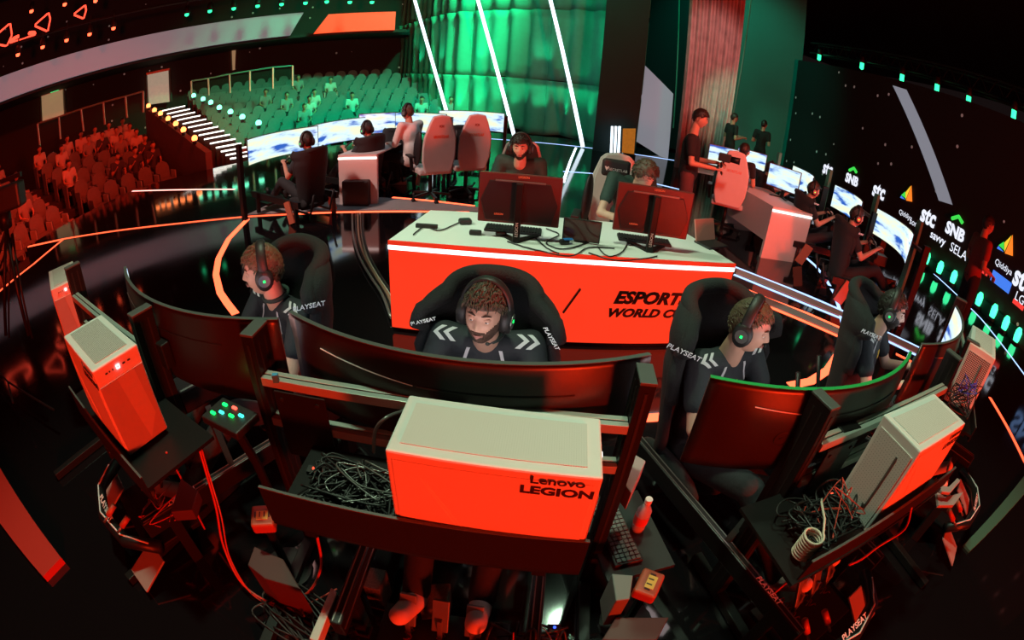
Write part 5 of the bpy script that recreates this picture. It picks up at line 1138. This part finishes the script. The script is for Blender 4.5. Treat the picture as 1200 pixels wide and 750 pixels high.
# gear boxes (folded metal plates) low down
def wedge(lab, pts, z0, z1, m, name='gear_box', cat='box'):
    q = [P(x, y, z1) for x, y in pts]; c = sum(q, V((0, 0, 0)))/len(q); b = MB(); b.prism([(p.x-c.x, p.y-c.y) for p in q], z0, z1); o = b.build(name, m, bevel=.004); o.location = (c.x, c.y, 0); return tag(o, lab, cat)
DRP = mat('dark_red_plate', (.07, .022, .02), .5, var=.1)
wedge('dark red gear box below the left orange button box', [(298, 640), (332, 655), (352, 690), (310, 678), (290, 662)], 0, .28, DRP); wedge('dark red gear box at the bottom under the keyboard', [(722, 723), (784, 723), (770, 750), (705, 750)], 0, .30, DRP)
wedge('grey triangular bracket below the keyboard', [(717, 672), (742, 674), (738, 702), (722, 704)], .2, .42, mat('grey_bracket', (.16, .18, .17), .6)); wedge('pinkish grey speaker end panel right of the centre tower', [(744, 532), (757, 540), (740, 578), (728, 562)], .56, .66, mat('pinkish_panel', (.35, .28, .27), .6)); wedge('dark plate under the left tower', [(212, 560), (232, 575), (225, 598), (200, 600)], .44, .5, DRP)
wedge('pale bar at the bottom left of the feet', [(388, 688), (395, 694), (372, 752), (362, 748)], .30, .36, mat('pale_bar', (.5, .55, .5), .5), 'metal_bar', 'bar'); wedge('short white bar beside the pale bar', [(396, 724), (405, 724), (402, 738), (394, 736)], .30, .34, WHITE, 'metal_bar', 'bar')
wedge('patterned grey floor mat by the left foot', [(432, 664), (453, 668), (444, 692), (425, 687)], .0, .20, mat('speckled_grey', (.09, .12, .11), .8, var=.9, scale=120), 'foot_rest', 'footrest'); wedge('patterned grey foot rest by the right foot', [(498, 684), (528, 683), (524, 712), (492, 716)], .0, .20, mat('speckled_grey', (.09, .12, .11), .8), 'foot_rest', 'footrest')
# green and red lit button panel in front of the left player
e = empty('button_panel', 'small control panel with glowing green and red buttons before the left player', 'control panel', P(268, 485, .86), R(-15)); p0 = e.location
b = MB(); b.box((0, 0, -.02), (.20, .13, .035)); b.build('body', BLACKP, e, bevel=.006)
for i, (x, y, m) in enumerate(((-.05, .03, LEDG), (.0, .035, emi('red_button', (1, .08, .05), 3)), (-.03, -.01, emi('cyan_button', (.05, 1, .7), 2)), (.02, -.005, LEDG), (.055, .015, emi('cyan_button', (.05, 1, .7), 2)), (-.06, -.03, LEDG))): b = MB(); b.box((x, y, .003), (.022, .010, .008)); b.build('button', m, e)
b = MB(); b.tube([(0, 0, -.03), (0, .05, -.30), (0, .06, -.5)], .02, 8); b.build('stem', BLACK, e)
# coiled cable on the right rack
p = P(938, 652, .80); p = V((.985, .735, .755)); pts = [p+V((.036*cos(a), .036*sin(a), .012+.0125*a/2/pi*1.0)) for a in [2*pi*8*i/200 for i in range(201)]]
b = MB(); b.tube(pts+[p+V((.06, .05, .12)), p+V((.10, .14, .10)), p+V((.16, .2, .05))], .0048, 6); tag(b.build('coiled_cable', mat('cream_cable', (.72, .60, .48), .4), smooth=True), 'cream coiled cable standing on the right rack shelf', 'cable')
# cable tangles on each rack shelf
def tangle(lab, c, sx, sy, ang, n, m, seed, r=.004, z=.0, zr=.05):
    rnd = random.Random(seed); q = MX.Translation(c) @ MX.Rotation(R(ang), 4, 'Z'); b = MB()
    for k in range(n):
        P0 = [V((rnd.uniform(-sx, sx), rnd.uniform(-sy, sy), rnd.uniform(0, zr))) for _ in range(5)]; out = []
        for i in range(4):
            a = P0[max(i-1, 0)]; b_ = P0[i]; c_ = P0[i+1]; d = P0[min(i+2, 4)]
            for j in range(7): t = j/7; out.append(q @ (.5*((2*b_)+(c_-a)*t+(2*a-5*b_+4*c_-d)*t*t+(3*b_-a-3*c_+d)*t**3)))
        b.tube(out, r, 5)
    return tag(b.build('cable_tangle', m, smooth=True), lab, 'cables', kind='stuff')
tangle('tangle of black cables on the centre rack shelf left of the tower', (-.45, .93, .772), .17, .12, -4, 30, CABLE, 1, zr=.05); tangle('grey cables among the black ones on the centre rack shelf', (-.40, .92, .80), .14, .10, -4, 4, GREYM, 2, .003, zr=.05)
tangle('black cables on the right rack shelf left of the tower', (1.12, .85, .775), .17, .13, 16, 26, CABLE, 3, zr=.07); tangle('pale and red cables on the right rack shelf', (1.15, .87, .80), .13, .12, 16, 4, CABLER, 4, .0025, zr=.08); tangle('dark cables hanging at the last rack', (2.55, 1.42, .80), .10, .10, 30, 7, CABLE, 5, zr=.2); tangle('thin blue lit cables beside the last tower', (2.52, 1.40, .85), .05, .07, 30, 3, mat('blue_cable', (.03, .08, .4), .4, emit=(.02, .08, 1), es=.12), 6, .002, zr=.2)
tangle('dark red cables under the left rack', (-1.45, .95, .25), .16, .16, -20, 5, CABLER, 7, .0025, zr=.2); tangle('black cables under the centre rack', (.14, .66, .10), .14, .10, 0, 16, CABLE, 8, .005, zr=.3); tangle('red lit cables under the centre rack', (.16, .66, .2), .10, .10, 0, 5, CABLER, 9, .0022, zr=.25); tangle('black cables on the floor by the right rack', (.95, .50, .03), .25, .18, 20, 16, CABLE, 10, .006, zr=.1); tangle('dark cables on the floor below the left rack', (-.75, .75, .03), .25, .15, -20, 6, CABLE, 11, .005, zr=.05)
b = MB(); c = V((-.46, .83, .755)); b.box(c, (.34, .07, .006), rz=R(-4)); tag(b.build('perforated_tray', mat('perforated_pale', (.55, .6, .52), .5, var=.5, scale=200)), 'pale perforated strip on the centre rack shelf under the cables', 'tray')
cable('red_cable', 'long red cable hanging in a loop left of the centre rack', [P(232, 520, .7), P(252, 590, .45), P(262, 640, .25), P(285, 685, .06), P(325, 708, .03), P(360, 695, .05), P(376, 665, .25), P(372, 630, .5)], .006, CABLER, 50); cable('red_cable', 'second thinner red cable looping beside the first one', [P(236, 525, .7), P(258, 600, .45), P(270, 655, .22), P(300, 700, .03), P(345, 712, .02), P(395, 690, .05)], .004, CABLER, 50); cable('grey_cable', 'curved grey cable rising behind the centre tower', [P(472, 482, .98), P(452, 490, 1.0), P(440, 505, .95), P(438, 530, .85)], .006, GREYM, 30)
cable('red_cable', 'red cable hanging under the right rack lip', [P(1068, 595, .8), P(1060, 620, .6), P(1030, 640, .5), P(1010, 655, .45), P(995, 662, .5)], .006, CABLER, 40); cable('red_cable', 'red cable along the bottom of the right rack post', [P(902, 700, .3), P(925, 680, .4), P(940, 668, .6), P(958, 640, .75)], .004, CABLER, 30); cable('red_cable', 'red cable running up beside the left rack post', [P(195, 530, .75), P(212, 560, .5), P(225, 590, .3), P(240, 620, .1)], .005, CABLER, 30); cable('pale_cable', 'pale cable bent across the right rack shelf', [P(1032, 520, 1.0), P(1010, 550, .9), P(995, 575, .82), P(985, 600, .8)], .005, CABLEW, 30)
for i, (x, y, z, m) in enumerate(((368, 549, .80, emi('red_dot', (1, .05, .02), 4)), (650, 735, .25, emi('blue_dot', (.03, .10, 1), 2.5)), (1017, 589, .82, emi('blue_dot', (.03, .10, 1), 2.5)), (975, 579, .82, emi('red_dot', (1, .05, .02), 4)))):
    p = P(x, y, z); b = MB(); b.box(p-V((0, 0, .012)), (.05, .03, .018)); so = b.build('status_light', BLACKP); b = MB(); b.ell(p, (.006, .006, .006), None, 10, 8); b.build('diode', m, so, True); tag(so, ('red glowing status light on the centre rack shelf', 'blue glowing status light low under the centre rack', 'blue glowing status light beside the right tower', 'small red status light left of the right tower')[i], 'light')
# shock absorbers and pedal hardware low at left and right
def damper(lab, a, b_, m=ORK):
    e = empty('damper', lab, 'damper', a, group='orange dampers'); b = MB(); b.tube([a, a.lerp(b_, .6)], .016, 10); atworld(b.build('cylinder', m, smooth=True), e); b = MB(); b.tube([a.lerp(b_, .55), b_], .007, 8); atworld(b.build('rod', GREYM, smooth=True), e)
damper('upper short orange damper beside the left bumper', P(134, 592, .35), P(122, 612, .30)); damper('lower short orange damper beside the left bumper', P(150, 606, .35), P(138, 624, .30)); damper('left orange damper at the bottom right', P(943, 726, .3), P(948, 752, .2)); damper('right orange damper at the bottom right', P(966, 716, .3), P(973, 740, .2)); damper('thin orange damper below the right wing plates', P(1112, 598, .5), P(1120, 616, .4)); damper('thin red damper next to the thin orange one', P(1122, 588, .5), P(1128, 604, .4))
for i, (pts, z) in enumerate((([(1098, 576), (1108, 582), (1128, 577), (1131, 574), (1118, 592), (1100, 592)], .62), ([(1100, 568), (1112, 570), (1122, 560), (1126, 563), (1114, 577), (1104, 576)], .68))): wedge(('lower', 'upper')[i]+' curved pinkish wing plate hanging at the right rack end', pts, z-.02, z, mat('pinkish_panel', (.35, .28, .27), .6), 'wing_plate', 'plate')
# ------------------------------------------------------------------ light
RED = (1, .030, .006)
light('AREA', (5.0, -7.2, 2.15), (0, 1.2, .6), RED, 1450, 1.2)
light('AREA', (-1.2, -2.6, 2.4), (-3, 5, .3), RED, 22, .8)
light('SPOT', (-1.0, 2.2, 7.5), (.1, 1.3, .9), (.70, 1, .66), 1150, .25, 64, .6)
light('SPOT', (-4.5, 3.2, 5.2), (.4, 3.6, .75), (.80, 1, .74), 950, .10, 34, .6)
light('SPOT', (1.5, 4.5, 7.5), (2.2, 1.2, .9), (.62, 1, .66), 420, .2, 40, .6)
light('SPOT', (-6, 1.5, 6.5), (-2.0, 6.9, .6), (1, .68, .60), 2200, .3, 34, .6)
light('SPOT', (1, -1, 5.5), (3.5, 6.5, .6), (1, .52, .42), 1100, .3, 26, .6)
light('SPOT', (5.5, 2.0, 5), (2.6, 6.5, 1.2), (1, .10, .04), 1300, .3, 36, .6)
light('SPOT', (-3, 6, 8), (-12.5, 10, .0), (1, .035, .012), 3800, .4, 62, .7)
light('SPOT', (-3, 2, 7), (-12, 3, -.3), (1, .035, .012), 3500, .4, 60, .7)
light('SPOT', (0, 13, 8.5), (-7.5, 19.5, .5), (.0, 1, .40), 8500, .5, 74, .7)
light('SPOT', (-2, 10, 8.5), (-5.5, 15.5, .0), (.0, 1, .40), 4000, .5, 60, .7)
light('SPOT', (0, 7, 8), (-3, 8.5, .6), (.55, .85, 1), 300, .4, 40, .7)
light('SPOT', (4, 13, 8.4), (7.4, 16, .8), (.0, 1, .62), 700, .5, 80, .8)
light('SPOT', (3.2, 7.5, 7.5), (4.55, 12.2, 3), (1, .52, .48), 800, .3, 26, .6)
light('SPOT', (3.5, 9.5, 3.5), (6.0, 12.5, 1.2), (.1, 1, .6), 260, .2, 50, .7)
light('SPOT', (0, 9.5, 8.3), (.5, 16, 3.5), (.0, 1, .50), 750, .5, 90, .8)  # added green fill over the drapes, besides their uplights
for i in range(13):
    t = .34+.60*i/12; p = dline(t)+V((-.55, -.83, 0))*.34; light('SPOT', (p.x, p.y, .12), (p.x+.16, p.y+.24, 4.2), (.0, 1, .46), 170, .05, 46, .8)
    if i % 3 == 0: light('SPOT', (p.x-.1, p.y-.15, 1.9), (p.x+.3, p.y+.4, 5.9), (.0, 1, .50), 70, .05, 70, .8)
light('POINT', (-.1, 1.35, .95), (0, 0, 0), (1, .80, .78), 2.6, .15); light('POINT', (1.16, 1.4, .95), (0, 0, 0), (1, .80, .80), 2.2, .15); light('POINT', (-1.35, 1.55, .95), (0, 0, 0), (1, .5, .45), 2.4, .15); light('POINT', (2.55, 1.85, .95), (0, 0, 0), (.95, .9, 1), 2.0, .15)  # added fill lamps in front of the players' faces
